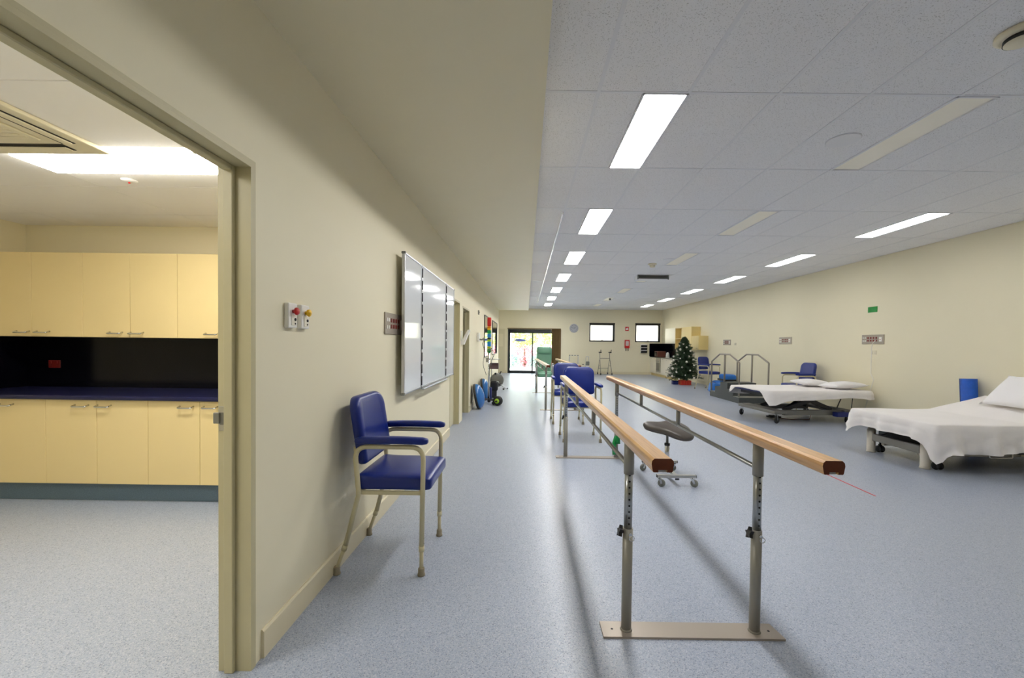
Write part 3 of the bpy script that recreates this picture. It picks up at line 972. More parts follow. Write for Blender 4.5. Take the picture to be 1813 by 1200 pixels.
# three tier rack
t = thing('wall_rack', 'white three tier wall rack with black fronts under window', 'rack', (5.575, YF, 1.02))
bb = MB(); bb.b2(-0.15, 0.15, -0.02, 0, 0, 0.42, 0.004); bb.build('back', 'white_plastic', t)
for k in range(3):
    bb = MB(); bb.prism([(0, 0), (-0.09, 0.0), (-0.12, 0.10), (-0.11, 0.10), (-0.08, 0.01), (0, 0.01)], 0.29, Matrix(((0, 0, 1, -0.145), (1, 0, 0, 0), (0, 1, 0, 0.01 + k * 0.135), (0, 0, 0, 1)))); p = bb.build('tier', 'black' , t)
    bb = MB(); bb.b2(-0.12, 0.12, -0.08, -0.03, 0.03 + k * 0.135, 0.145 + k * 0.135, 0.003); bb.build('papers', 'label_white', p)

# ---------------- right wall fittings
t = thing('exit_arrow_sign', 'small green sign high on the right wall', 'sign', (XR, 7.89, 2.097), R(-90))
bb = MB(); bb.box((0, -0.004, 0), (0.21, 0.008, 0.105), 0.002); bb.build('board', 'green_sign', t)
bb = MB()
for (a, c) in ((-0.06, 0.012), (-0.03, 0.02), (0.0, 0.014), (0.035, 0.022), (0.065, 0.012)): bb.box((a, -0.0085, -0.01), (0.008, 0.001, 0.04 + c))
bb.build('faded_print', 'green_band', t)
power_point('power_outlet', 'white double power outlet beside the stair rail service panel', (XR, 13.02, 1.46), R(-90), 'cream_plastic')
power_point('power_outlet', 'small cream outlet below the nearest right wall service panel', (XR, 7.83, 1.30), R(-90), 'cream_plastic')
pts = [(-0.02, 0, 0.0), (-0.05, 0.02, -0.03), (-0.04, 0.06, -0.10), (-0.02, 0.09, -0.35), (-0.025, 0.085, -0.62), (-0.02, 0.02, -0.72), (-0.02, 0.06, -0.84), (-0.05, 0.10, -1.05), (-0.08, 0.16, -1.40)]
bb = MB(); bb.tube(fillet([(XR + p[0], 7.78 + p[1], 1.52 + p[2]) for p in pts], 0.1), 0.005, 6); o = bb.build('cable', 'white_plastic'); tag(o, 'thin white cable hanging from the nearest right wall panel', 'cable')

# ---------------- ceiling fittings
t = thing('smoke_detector', 'cream smoke detector at the ceiling edge nearest the viewer', 'smoke detector', (2.60, 2.27, CE))
bb = MB(); bb.lathe([(0.105, -0.002), (0.105, -0.018), (0.085, -0.03)], (0, 0, 0), 28); bb.build('base', 'cream_plastic', t)
bb = MB(); bb.lathe([(0.07, -0.03), (0.072, -0.05)], (0, 0, 0), 28); bb.build('vent_ring', 'black', t)
bb = MB(); bb.lathe([(0.0, -0.066), (0.045, -0.064), (0.068, -0.052), (0.068, -0.048)], (0, 0, 0), 28); bb.build('cap', 'cream_plastic', t)
t = thing('ceiling_speaker', 'flat round white speaker grille beside the nearest unlit panel', 'speaker', (2.546, 3.455, CE))
bb = MB(); bb.lathe([(0.115, -0.008), (0.12, -0.003), (0.12, 0.004)], (0, 0, 0), 30); bb.build('rim', 'grid_metal', t)
bb = MB(); bb.lathe([(0.0, -0.007), (0.09, -0.007), (0.10, -0.001)], (0, 0, 0), 30); bb.build('grille', 'mineral_tile', t)
t = thing('smoke_detector', 'cream smoke detector above the ceiling air unit', 'smoke detector', (2.575, 8.7, CE))
bb = MB(); bb.lathe([(0.085, -0.002), (0.085, -0.02), (0.06, -0.03)], (0, 0, 0), 20); bb.build('base', 'cream_plastic', t)
bb = MB(); bb.lathe([(0.0, -0.075), (0.05, -0.07), (0.055, -0.03)], (0, 0, 0), 20); bb.build('cap', 'cream_plastic', t)
t = thing('ceiling_speaker', 'flat round white speaker grille above the ceiling air unit', 'speaker', (2.76, 8.25, CE))
bb = MB(); bb.lathe([(0.10, -0.008), (0.105, -0.003), (0.105, 0.004)], (0, 0, 0), 24); bb.build('rim', 'grid_metal', t)
bb = MB(); bb.lathe([(0.0, -0.007), (0.08, -0.007), (0.09, -0.001)], (0, 0, 0), 24); bb.build('grille', 'mineral_tile', t)
t = thing('sprinkler', 'tiny dark sprinkler head on the ceiling near the far wall', 'sprinkler', (3.0, 15.2, CE))
bb = MB(); bb.lathe([(0.045, -0.001), (0.045, -0.01), (0.02, -0.03), (0.035, -0.05)], (0, 0, 0), 14); bb.build('head', 'grey_plastic', t)
bb = MB(); bb.lathe([(0.05, -0.056), (0.05, -0.05)], (0, 0, 0), 14); bb.build('deflector', 'black', t)
# hanging air unit (grey louvre box)
t = thing('air_vent', 'grey louvred air outlet hanging from the middle of the ceiling', 'air vent', (3.0, 10.06, CE))
bb = MB(); bb.b2(-0.37, 0.37, 0.0, 0.30, -0.10, -0.001, 0.006); bb.build('housing', 'grid_metal', t)
bb = MB(); bb.b2(-0.345, 0.345, -0.012, 0.0, -0.088, -0.014); fr = bb.build('opening', 'dark_slot', t)
for k in range(5):
    bb = MB(); bb.box((0, -0.018, -0.08 + k * 0.0145), (0.68, 0.016, 0.003), M=Matrix.Rotation(R(-25), 4, 'X')); bb.build('slat', 'grey_metal', fr)
for s_ in (-1, 1):
    bb = MB(); bb.b2(s_ * 0.36 - 0.012, s_ * 0.36 + 0.012, -0.02, 0.02, -0.105, -0.002, 0.003); bb.build('end_cap', 'grey_plastic', t)

# ---------------- blue adjustable chairs (face local +x)
def make_chair(label, loc, rz):
    t = thing('arm_chair', label, 'chair', loc, rz, 'blue vinyl adjustable armchairs')
    W = 0.2575
    r = 0.0145
    for s_ in (-1, 1):
        yy = s_ * W
        side = fillet([(-0.205, yy, 0.10), (-0.122, yy, 0.478), (-0.148, yy, 0.758), (0.257, yy, 0.758), (0.25, yy, 0.10)], 0.075, 6)
        # start of the rear leg keeps the splay
        side[0] = Vector((-0.205, yy, 0.145))
        side[-1] = Vector((0.25, yy, 0.145))
        bb = MB(); bb.tube(side, r, 12); fr = bb.build('side_frame', 'cream_tube', t)
        # arm pad
        def dfm(p):
            tt = (p.x + 0.215) / 0.43
            return (p.x, p.y * (0.80 + 0.35 * math.sin(math.pi * min(1, max(0, tt)))), p.z + (0.006 * math.sin(math.pi * tt)))
        bb = MB(); bb.rbox((0.07, yy, 0.793), (0.43, 0.062, 0.042), 0.021, 8, deform=dfm); bb.build('arm_pad', 'blue_vinyl', t)
        for (fx, fy, lean) in ((0.25, yy, 0.0), (-0.205, yy, -0.045)):
            leg0 = Vector((fx, fy, 0.155)); leg1 = Vector((fx + lean, fy, 0.03))
            bb = MB(); bb.tube([leg0, leg1], 0.0115, 10); lg = bb.build('leg', 'cream_tube', t)
            bb = MB(); bb.tube([leg0 + Vector((-lean * 0.15, 0, 0.02)), leg0 + Vector((lean * 0.1, 0, -0.012))], 0.0165, 12); bb.build('collar', 'cream_tube', lg)
            bb = MB(); bb.lathe([(0.022, 0.0), (0.0225, 0.008), (0.019, 0.014), (0.019, 0.04), (0.015, 0.048)], (fx + lean, fy, 0), 14); bb.build('rubber_foot', 'rubber_beige', lg)
            if lean == 0.0:
                bb = MB()
                for k in range(6): bb.cyl((fx + r - 0.001, fy, 0.19 + k * 0.03), (fx + r + 0.0008, fy, 0.19 + k * 0.03), 0.0035, 8)
                bb.build('adjust_holes', 'black', lg)['kind'] = 'stuff'
    bb = MB()
    for xx in (-0.115, 0.235): bb.tube([(xx, -W, 0.487), (xx, W, 0.487)], 0.011, 8)
    for s_ in (-1, 1): bb.box((0.06, s_ * (W - 0.012), 0.484), (0.36, 0.016, 0.022))
    bb.build('seat_frame', 'cream_tube', t)
    def seatdf(p):
        return (p.x, p.y, p.z + 0.008 * (1 - (p.x / 0.24) ** 2) * (1 - (p.y / 0.25) ** 2) + (-0.012 * (p.x / 0.23) ** 3 if p.z > 0 else 0))
    bb = MB(); bb.rbox((0.08, 0, 0.538), (0.44, 0.495, 0.088), 0.022, 9, deform=seatdf); bb.build('seat', 'blue_vinyl', t)
    # backrest: rounded panel, leaning
    def backdf(p):
        return (p.x - 0.035 * ((p.y / 0.23) ** 2) * -1 + 0.0, p.y, p.z)
    Mb = Matrix.Rotation(R(-9), 4, 'Y')
    bb = MB()
    poly = []
    hw_, hh = 0.232, 0.205
    rr = 0.10
    n = 9
    # build backrest as extruded rounded rectangle with soft edges
    prof = [(0.0, -0.031), (-0.014, -0.029), (-0.004, -0.031)]
    rings = []
    def outline(inset):
        pts = []
        for (cx, cy, a0) in ((hw_ - rr, hh - rr, 0), (-hw_ + rr, hh - rr, 90), (-hw_ + 0.045, -hh + 0.045, 180), (hw_ - 0.045, -hh + 0.045, 270)):
            rad = rr if cy > 0 else 0.045
            for k in range(7):
                a = R(a0 + 90 * k / 6)
                q = max(0.002, rad - inset)
                pts.append((cx + q * math.cos(a), cy + q * math.sin(a)))
        return pts
    layers = [(0.020, -0.030), (0.006, -0.026), (0.0, -0.014), (0.0, 0.010), (0.006, 0.024), (0.022, 0.031), (0.05, 0.034)]
    vv, ff = [], []
    for (ins, xo) in layers:
        for (py, pz) in outline(ins):
            vv.append(Vector((xo + 0.030 * (py / hw_) ** 2, py, pz)))
    N = 28
    for i in range(len(layers) - 1):
        for k in range(N):
            ff.append((i * N + k, i * N + (k + 1) % N, (i + 1) * N + (k + 1) % N, (i + 1) * N + k))
    # caps as strips between left and right halves (mirror ordering)
    def cap(base):
        out = []
        top = list(range(0, 14)); bot = list(range(27, 13, -1))
        for k in range(13):
            out.append((base + top[k], base + top[k + 1], base + bot[k + 1], base + bot[k]))
        return out
    ff += cap(0) + cap((len(layers) - 1) * N)
    vv = [Mb @ p + Vector((-0.170, 0, 0.835)) for p in vv]
    bb.add(vv, ff, True); bb.build('backrest', 'blue_vinyl', t)
    bb = MB()
    for s_ in (-1, 1):
        bb.tube([(-0.15, s_ * 0.225, 0.70), (-0.166, s_ * 0.20, 0.74)], 0.011, 8)
        bb.tube([(-0.146, s_ * W, 0.70), (-0.158, s_ * 0.20, 0.705)], 0.009, 8)
    bb.build('back_bracket', 'cream_tube', t)
    return t
ch = make_chair('blue vinyl armchair with cream legs against the left wall', (-0.85, 2.717, 0), 0.0)
copy_tree(ch, None, 'blue vinyl armchair facing the viewer at the end of the near walking bars', (0.80, 6.16, 0), R(-88))
copy_tree(ch, None, 'blue vinyl armchair directly behind another, at the far walking bars', (0.74, 7.50, 0), R(-89))
copy_tree(ch, None, 'blue vinyl armchair standing beside the decorated fir tree', (5.83, 13.55, 0), R(-62))
copy_tree(ch, None, 'blue vinyl armchair backed against the right wall behind the bed', (6.07, 9.30, 0), R(180))

# ---------------- parallel bars
def make_bars(label, loc, rz):
    t = thing('parallel_bars', label, 'walking bars', loc, rz, 'wooden parallel walking bars')
    XH, YH, RT = 0.307, 1.555, 0.965
    for e in (-1, 1):
        yy = e * YH
        bb = MB()
        bb.prism([(-0.425, -0.055), (0.425, -0.055), (0.410, 0.055), (-0.425, 0.055)] if e < 0 else [(-0.425, -0.045), (0.425, -0.045), (0.425, 0.045), (-0.425, 0.045)], 0.010, Matrix.Translation((0, yy, 0)))
        pl = bb.build('base_plate', 'plate_metal', t)
        bb = MB()
        for xx in (-0.375, 0.375): bb.lathe([(0.006, 0.0101), (0.005, 0.0112)], (xx, yy, 0), 10)
        bb.build('bolt', 'black', pl)
    for sx in (-1, 1):
        xx = sx * XH
        for e in (-1, 1):
            yy = e * YH
            bb = MB(); bb.tube([(xx, yy, 0.010), (xx, yy, 0.50)], 0.024, 18); bb.lathe([(0.029, 0.010), (0.026, 0.018)], (xx, yy, 0), 16)
            ps = bb.build('post_sleeve', 'grey_paint', t)
            bb = MB(); bb.tube([(xx, yy, 0.50), (xx, yy, 0.79)], 0.0195, 16); pt = bb.build('inner_post', 'galv', t)
            bb = MB()
            for k in range(9): bb.cyl((xx + 0.004 * 0, yy - 0.0185, 0.525 + k * 0.029), (xx, yy - 0.0200, 0.525 + k * 0.029), 0.005, 8)
            bb.build('adjust_holes', 'black', pt)['kind'] = 'stuff'
            bb = MB(); bb.tube([(xx, yy, 0.76), (xx, yy, 0.915)], 0.024, 16); bb.build('upper_sleeve', 'grey_paint', t)
            # star knob
            bb = MB()
            poly = []
            for k in range(10):
                a = R(36 * k + 18); q = 0.028 if k % 2 == 0 else 0.014
                poly.append((q * math.cos(a), q * math.sin(a)))
            Mk = Matrix.Translation((xx - 0.024, yy - 0.012, 0.485)) @ Matrix.Rotation(R(-75), 4, 'Y')
            bb.prism(poly, 0.016, Mk @ Matrix.Translation((0, 0, 0.008)))
            bb.lathe([(0.006, 0), (0.006, 0.01)], (0, 0, 0), 8, Mk)
            bb.build('star_knob', 'black', ps)
            bb = MB(); bb.lathe([(0.008, 0.0), (0.008, 0.01)], (xx + 0.006, yy - 0.022, 0.478), 8, Matrix.Rotation(R(90), 4, 'X'))
            bb.tube(arc((xx + 0.012, yy - 0.032, 0.462), 0.012, 0, 2 * math.pi * 0.95, 12), 0.0018, 6)
            bb.build('locking_pin', 'chrome', ps)
        # handrail (rounded profile with groove)
        prof = [(-0.016, 0.0), (-0.033, 0.0), (-0.036, 0.004), (-0.0405, 0.030), (-0.0385, 0.042), (-0.030, 0.050), (0.030, 0.050), (0.0385, 0.042), (0.0405, 0.030), (0.036, 0.004), (0.033, 0.0), (0.016, 0.0), (0.016, 0.009), (-0.016, 0.009)]
        L = 4.09
        M = Matrix(((1, 0, 0, xx), (0, 0, 1, -L / 2), (0, 1, 0, RT - 0.05), (0, 0, 0, 1)))
        bb = MB(); bb.prism(prof, L, M)
        for k in range(len(bb.f)):
            bb.mi[k] = 0
        bb.mi[0] = 1; bb.mi[1] = 1
        bb.build('handrail', ['beech_wood', 'endgrain'], t)
        bb = MB(); bb.box((xx, 0, RT - 0.045), (0.028, L - 0.02, 0.012)); bb.build('rail_channel', 'galv', t)
        # brace below
        bb = MB(); zz = 0.795
        bb.tube([(xx, -YH, zz), (xx, YH, zz)], 0.0115, 12); br = bb.build('brace', 'galv', t)
        for yy in (-0.50, 0.48):
            bb = MB(); bb.tube([(xx, yy, zz), (xx, yy, RT - 0.045)], 0.015, 12); bb.build('strut', 'grey_paint', t)
    return t
pb = make_bars('near pair of wooden walking bars with silver posts', (0.805, 3.555, 0), 0)
copy_tree(pb, None, 'far pair of wooden walking bars in front of the green recliner', (0.68, 10.36, 0), R(2.1))
# resistance band tied to far right post
t = thing('exercise_band', 'bright green exercise band tied to the right bar post', 'exercise band', (1.112, 5.11, 0))
def ribbon(pts, wd, nrm=(0, 1, 0)):
    vv, ff = [], []
    for (x, y, z, a) in pts:
        vv += [(x - wd / 2 * math.cos(a), y - wd / 2 * math.sin(a), z), (x + wd / 2 * math.cos(a), y + wd / 2 * math.sin(a), z),
               (x + wd / 2 * math.cos(a), y + wd / 2 * math.sin(a) + 0.003, z), (x - wd / 2 * math.cos(a), y - wd / 2 * math.sin(a) + 0.003, z)]
    n = len(pts)
    for i in range(n - 1):
        for k in range(4):
            ff.append((i * 4 + k, i * 4 + (k + 1) % 4, (i + 1) * 4 + (k + 1) % 4, (i + 1) * 4 + k))
    ff += [(0, 1, 2, 3), tuple(4 * (n - 1) + k for k in range(4))]
    bb = MB(); bb.add(vv, ff, True); return bb
ribbon([(0.03, -0.032, 0.40, 0.3), (0.036, -0.034, 0.34, 0.2), (0.028, -0.036, 0.28, 0.1), (0.005, -0.04, 0.24, 0.2), (0.01, -0.04, 0.18, 0.3)], 0.07).build('band_tail', 'green_band', t)
ribbon([(-0.01, -0.036, 0.28, 0.3), (-0.03, -0.04, 0.20, -0.1), (-0.035, -0.045, 0.12, 0.1), (-0.03, -0.04, 0.05, 0.3)], 0.045).build('band_tail', 'green_band', t)
bb = MB(); bb.tube(arc((0, 0, 0.40), 0.027, 0, 2 * math.pi, 16, 'xy')[:-1], 0.006, 6, closed=True); bb.build('band_knot', 'green_band', t)

# red line on the floor
bb = MB(); bb.b2(-0.008, 0.008, 0, 4.2, 0, 0.0012); o = bb.build('floor_tape', 'red_tape', None, (3.268, 3.905, 0)); o.rotation_euler = (0, 0, R(-1.3)); tag(o, 'thin red tape line stuck along the floor', 'floor tape')

# ---------------- saddle stool
t = thing('saddle_stool', 'grey brown saddle shaped stool on a wheeled base between the bars', 'stool', (1.485, 4.38, 0))
ny, nx_ = 12, 16
outl = []
for k in range(40):
    a = 2 * math.pi * k / 40
    # long axis in x: narrow neck at left, wide at right
    x = 0.245 * math.cos(a)
    tq = (x + 0.245) / 0.49
    wdt = 0.075 + 0.115 / (1 + math.exp(-(tq - 0.52) * 14))
    yv = wdt * math.copysign(abs(math.sin(a)) ** 0.62, math.sin(a))
    outl.append((x, yv - 0.05 * (tq - 0.5)))
vv, ff = [], []
lay = [(0.0, -0.038), (0.80, -0.038), (0.96, -0.028), (1.0, -0.006), (0.97, 0.016), (0.86, 0.030), (0.55, 0.037), (0.0, 0.039)]
for (sc, z) in lay:
    for (x, yv) in outl:
        zz = z + 0.510 - 0.020 * (x / 0.245) * sc + 0.30 * (yv * sc)
        vv.append((x * sc, yv * sc, zz))
for i in range(len(lay) - 1):
    for k in range(40):
        ff.append((i * 40 + k, i * 40 + (k + 1) % 40, (i + 1) * 40 + (k + 1) % 40, (i + 1) * 40 + k))
bb = MB(); bb.add(vv, ff, True); bb.build('saddle', 'brown_vinyl', t)
bb = MB(); bb.lathe([(0.024, 0.06), (0.024, 0.34), (0.020, 0.345)], (0, 0, 0), 16); col = bb.build('gas_column', 'chrome', t)
bb = MB(); bb.lathe([(0.028, 0.335), (0.028, 0.36)], (0, 0, 0), 16); bb.build('column_cap', 'black', col)
bb = MB(); bb.lathe([(0.013, 0.34), (0.013, 0.44), (0.05, 0.462), (0.05, 0.470)], (0, 0, 0), 14); bb.build('piston', 'grey_metal', t)
bb = MB(); bb.tube([(0.02, -0.02, 0.49), (0.10, -0.05, 0.43)], 0.005, 8); lv = bb.build('lever', 'black', t)
bb = MB(); bb.tube([(0.085, -0.045, 0.44), (0.125, -0.06, 0.41)], [0.007, 0.013], 10); bb.build('lever_grip', 'black', lv)
bb = MB(); bb.b2(-0.19, 0.19, -0.30, -0.265, 0.088, 0.115, 0.003); bb.b2(-0.19, 0.19, 0.215, 0.25, 0.088, 0.115, 0.003); bb.b2(-0.02, 0.02, -0.27, 0.22, 0.085, 0.112, 0.003)
bs = bb.build('base_frame', 'steel', t)
bb = MB()
for xx in (-0.191, 0.191):
    for yy in (-0.2825, 0.2325): bb.box((xx, yy, 0.1015), (0.004, 0.033, 0.025))
bb.b2(-0.02, 0.02, -0.305, -0.30, 0.07, 0.086)
bb.build('end_caps', 'black', bs)
def caster(parent, x, y, rz=0.0, r=0.036, th=0.024, top=0.09, wheel='grey_plastic', fork='chrome'):
    Mz = Matrix.Translation((x, y, 0)) @ Matrix.Rotation(rz, 4, 'Z')
    bb = MB()
    for s_ in (-1, 1):
        bb.prism([(-0.012, top - 0.012), (0.016, top - 0.012), (0.028, r), (0.014, r - 0.008)], 0.003, Mz @ Matrix(((1, 0, 0, 0), (0, 0, 1, s_ * (th / 2 + 0.003) - 0.0015), (0, 1, 0, 0), (0, 0, 0, 1))))
    bb.prism([(-0.014, -0.018), (0.018, -0.018), (0.018, 0.018), (-0.014, 0.018)], 0.006, Mz @ Matrix.Translation((0, 0, top - 0.014)))
    bb.tube([Mz @ Vector((0, 0, top - 0.01)), Mz @ Vector((0, 0, top + 0.012))], 0.008, 8)
    fk = bb.build('caster', fork, parent)
    bb = MB(); bb.lathe([(r * 0.45, -th / 2), (r * 0.9, -th / 2), (r, -th / 3), (r, th / 3), (r * 0.9, th / 2), (r * 0.45, th / 2)], Mz @ Vector((0.02, 0, r)), 18, Matrix.Rotation(rz, 4, 'Z') @ Matrix.Rotation(R(90), 4, 'X'))
    bb.build('wheel', wheel, fk)
caster(t, -0.165, -0.2825, R(-20)); caster(t, 0.155, -0.2825, R(-25)); caster(t, -0.165, 0.2325, R(200)); caster(t, 0.165, 0.2325, R(160))

# ---------------- beds
def sheet_mesh(L, W, zt, drop, hump=None, seed=1, nx=28, ny=16, fold=0.012, corner=0.0):
    """top grid spans x 0..L, y 0..W ; skirt hangs all round; drop(side, t) gives length"""
    rr = random.Random(seed)
    ph = [rr.uniform(0, 6.28) for _ in range(8)]
    vv, ff = [], []
    zf = hump or (lambda x, y: 0.0)
    for i in range(nx + 1):
        for j in range(ny + 1):
            x, y = L * i / nx, W * j / ny
            vv.append((x, y, zt + zf(x, y) + 0.004 * math.sin(x * 7 + ph[0]) * math.sin(y * 6 + ph[1])))
    I = lambda i, j: i * (ny + 1) + j
    for i in range(nx):
        for j in range(ny):
            ff.append((I(i, j), I(i + 1, j), I(i + 1, j + 1), I(i, j + 1)))
    ring = []
    for i in range(nx): ring.append((I(i, 0), 'n', i / nx))
    for j in range(ny): ring.append((I(nx, j), 'h', j / ny))
    for i in range(nx): ring.append((I(nx - i, ny), 'f', 1 - i / nx))
    for j in range(ny): ring.append((I(0, ny - j), 'e', 1 - j / ny))
    N = len(ring)
    rows = 7
    out = {'n': (0, -1), 'h': (1, 0), 'f': (0, 1), 'e': (-1, 0)}
    prev = [q[0] for q in ring]
    base = [vv[q[0]] for q in ring]
    # outward direction smoothed over the ring
    dirs = []
    for k in range(N):
        a = Vector(out[ring[k][1]]) * 1.0
        if ring[k][2] in (0.0, 1.0) or vv[ring[k][0]][0] in (0.0, L) and vv[ring[k][0]][1] in (0.0, W):
            x, y = vv[ring[k][0]][:2]
            a = Vector(((-1 if x < 1e-6 else (1 if x > L - 1e-6 else 0)), (-1 if y < 1e-6 else (1 if y > W - 1e-6 else 0))))
        dirs.append(a.normalized())
    s = 0.0
    for r in range(1, rows + 1):
        t = r / rows
        cur = []
        for k in range(N):
            x, y, z = base[k]
            d = dirs[k]
            ln = drop(ring[k][1], ring[k][2], x, y)
            px = x * 9.0 + y * 8.0
            f = fold * t * (math.sin(px * 1.6 + ph[2]) + 0.6 * math.sin(px * 3.3 + ph[3]) + 0.5 * math.sin((x + 1.4 * t) * 11 + ph[4]))
            off = 0.022 * math.sin(min(1, t * 2.2) * math.pi / 2) + f + 0.03 * t
            zz = z - ln * (t ** 1.15)
            if r == 1: zz = z - min(0.012, ln * 0.1); off = 0.014
            cur.append(len(vv))
            vv.append((x + d.x * off, y + d.y * off, zz))
        for k in range(N):
            ff.append((prev[k], prev[(k + 1) % N], cur[(k + 1) % N], cur[k]))
        prev = cur
    bb = MB(); bb.add(vv, ff, True)
    return bb
def pillow_mb(L, W, H, seed=1, n=18):
    rr = random.Random(seed)
    ph = [rr.uniform(0, 6.28) for _ in range(6)]
    vv, ff = [], []
    for s_ in (1, -1):
        o = len(vv)
        for i in range(n + 1):
            for j in range(n + 1):
                u, v_ = -1 + 2 * i / n, -1 + 2 * j / n
                e = (1 - abs(u) ** 2.6) * (1 - abs(v_) ** 2.6)
                pin = 1 - 0.07 * (1 - abs(u) ** 3) * (abs(v_) ** 4)
                pin2 = 1 - 0.07 * (1 - abs(v_) ** 3) * (abs(u) ** 4)
                z = s_ * H / 2 * (max(0, e) ** 0.62) * (1 + 0.07 * math.sin(u * 5 + ph[0]) * math.sin(v_ * 4 + ph[1]))
                if s_ < 0: z *= 0.75
                vv.append((u * L / 2 * pin2, v_ * W / 2 * pin, z))
        for i in range(n):
            for j in range(n):
                q = (o + i * (n + 1) + j, o + (i + 1) * (n + 1) + j, o + (i + 1) * (n + 1) + j + 1, o + i * (n + 1) + j + 1)
                ff.append(q if s_ > 0 else q[::-1])
    bm = bmesh.new()
    bv = [bm.verts.new(p) for p in vv]
    for f in ff: bm.faces.new([bv[k] for k in f])
    bmesh.ops.remove_doubles(bm, verts=bm.verts, dist=1e-5)
    bm.verts.index_update()
    bb = MB(); bb.add([tuple(q.co) for q in bm.verts], [tuple(q.index for q in f.verts) for f in bm.faces], True)
    bm.free()
    return bb

# bed 1 (scissor base) local x = length from foot, y = width from near side
B1 = thing('treatment_bed', 'wide treatment table with scissor lift on castors by the stairs', 'bed', (4.33, 7.46, 0), R(6.3))
L1, W1_, Z1 = 1.98, 1.15, 0.60
bb = MB(); bb.rbox((L1 / 2, W1_ / 2, Z1 - 0.04), (L1 - 0.01, W1_ - 0.01, 0.055), 0.025, 6); bb.build('mattress', 'navy_mattress', B1)
bb = MB()
for yy in (0.18, W1_ - 0.18): bb.b2(0.1, L1 - 0.06, yy - 0.02, yy + 0.02, Z1 - 0.125, Z1 - 0.07)
for xx in (0.12, L1 - 0.1): bb.b2(xx - 0.02, xx + 0.02, 0.18, W1_ - 0.18, Z1 - 0.125, Z1 - 0.07)
bb.build('top_frame', 'dark_steel', B1)
bb = MB()
bb.b2(0.14, 0.38, 0.06, W1_ - 0.02, 0.172, 0.232, 0.012, 2)
bb.b2(L1 - 0.47, L1 - 0.23, 0.06, W1_ - 0.02, 0.172, 0.232, 0.012, 2)
bb.b2(0.381, L1 - 0.471, 0.12, 0.20, 0.14, 0.235, 0.006); bb.b2(0.381, L1 - 0.471, W1_ - 0.24, W1_ - 0.16, 0.14, 0.235, 0.006)
bb.build('base_frame', 'bed_grey', B1)
for (yy) in (0.26, W1_ - 0.28):
    for (xa, xb) in ((0.45, 1.25), (1.42, 0.78)):
        bb = MB(); v0, v1 = Vector((xa, yy, 0.22)), Vector((xb, yy, Z1 - 0.12))
        d = (v1 - v0); ang = math.atan2(d.z, d.x)
        bb.box((v0 + v1) / 2, (d.length, 0.04, 0.075), 0.004, M=Matrix.Rotation(-ang, 4, 'Y')); bb.build('scissor_arm', 'dark_steel', B1)
bb = MB(); bb.tube([(0.75, W1_ / 2, 0.2), (1.15, W1_ / 2, Z1 - 0.16)], 0.028, 12); bb.tube([(0.9, 0.27, Z1 - 0.14), (0.9, W1_ - 0.28, Z1 - 0.14)], 0.02, 10); bb.build('actuator', 'black', B1)
for (xx, yy, a) in ((0.20, 0.10, R(25)), (0.20, W1_ - 0.06, R(-150)), (L1 - 0.36, 0.14, R(30)), (L1 - 0.36, W1_ - 0.08, R(150))):
    caster(B1, xx, yy, a, 0.062, 0.034, 0.17, 'rubber_black', 'chrome')
bb = MB(); bb.box((0.55, W1_ * 0.55, 0.032), (0.22, 0.14, 0.03), 0.008, 2); bb.box((0.55, W1_ * 0.55, 0.055), (0.14, 0.10, 0.014), 0.004); bb.build('foot_pedal', 'black', B1)
bb = MB(); bb.tube(fillet([(0.66, W1_ * 0.55, 0.006), (0.8, 0.45, 0.006), (1.0, 0.52, 0.006), (1.1, 0.40, 0.006), (1.2, 0.5, 0.01), (1.22, 0.5, 0.12)], 0.08), 0.006, 6); bb.build('power_cord', 'brown', B1)
bb = MB(); bb.b2(1.30, 1.62, -0.02, 0.10, 0.13, 0.21, 0.006); bb.build('control_box', 'navy_mattress', B1)
bb = MB(); bb.tube([(1.58, 0.2, Z1 - 0.12), (1.48, 0.2, 0.26)], 0.008, 8); bb.build('release_lever', 'black', B1)
bb = MB(); bb.tube([(1.80, 0.2, Z1 - 0.12), (1.78, 0.2, 0.26)], 0.006, 8); bb.build('release_lever', 'black', B1)
def drop1(side, t, x, y):
    if side == 'n': return 0.15 + 0.11 * math.exp(-(x / 0.22) ** 2) + 0.03 * math.exp(-((x - L1) / 0.15) ** 2) + 0.02 * math.sin(x * 3)
    if side == 'e': return 0.02 + 0.20 * math.exp(-(y / 0.12) ** 2) + 0.13 * math.exp(-((y - W1_) / 0.14) ** 2)
    if side == 'f': return 0.16 + 0.03 * math.sin(x * 5)
    return 0.16
o = sheet_mesh(L1, W1_, Z1, drop1, seed=3).build('bed_sheet', 'sheet', None, B1.location); o.rotation_euler = B1.rotation_euler
tag(o, 'white sheet draped over the scissor lift treatment table', 'sheet')
def on_bed(B, x, y, z):
    a = B.rotation_euler[2]
    return (B.location[0] + x * math.cos(a) - y * math.sin(a), B.location[1] + x * math.sin(a) + y * math.cos(a), z)
o = pillow_mb(0.66, 0.46, 0.15, 4).build('pillow', 'pillow', None, on_bed(B1, L1 - 0.46, 0.86, Z1 + 0.066)); o.rotation_euler = (R(2), R(3), R(10)); tag(o, 'plump white pillow lying at the back of the scissor table, farther of the pair', 'pillow', 'pillows on the scissor table')
o = pillow_mb(0.70, 0.46, 0.15, 5).build('pillow', 'pillow', None, on_bed(B1, L1 - 0.27, 0.34, Z1 + 0.066)); o.rotation_euler = (R(-2), R(-2), R(8)); tag(o, 'plump white pillow at the near corner of the scissor table, nearer of the pair', 'pillow', 'pillows on the scissor table')

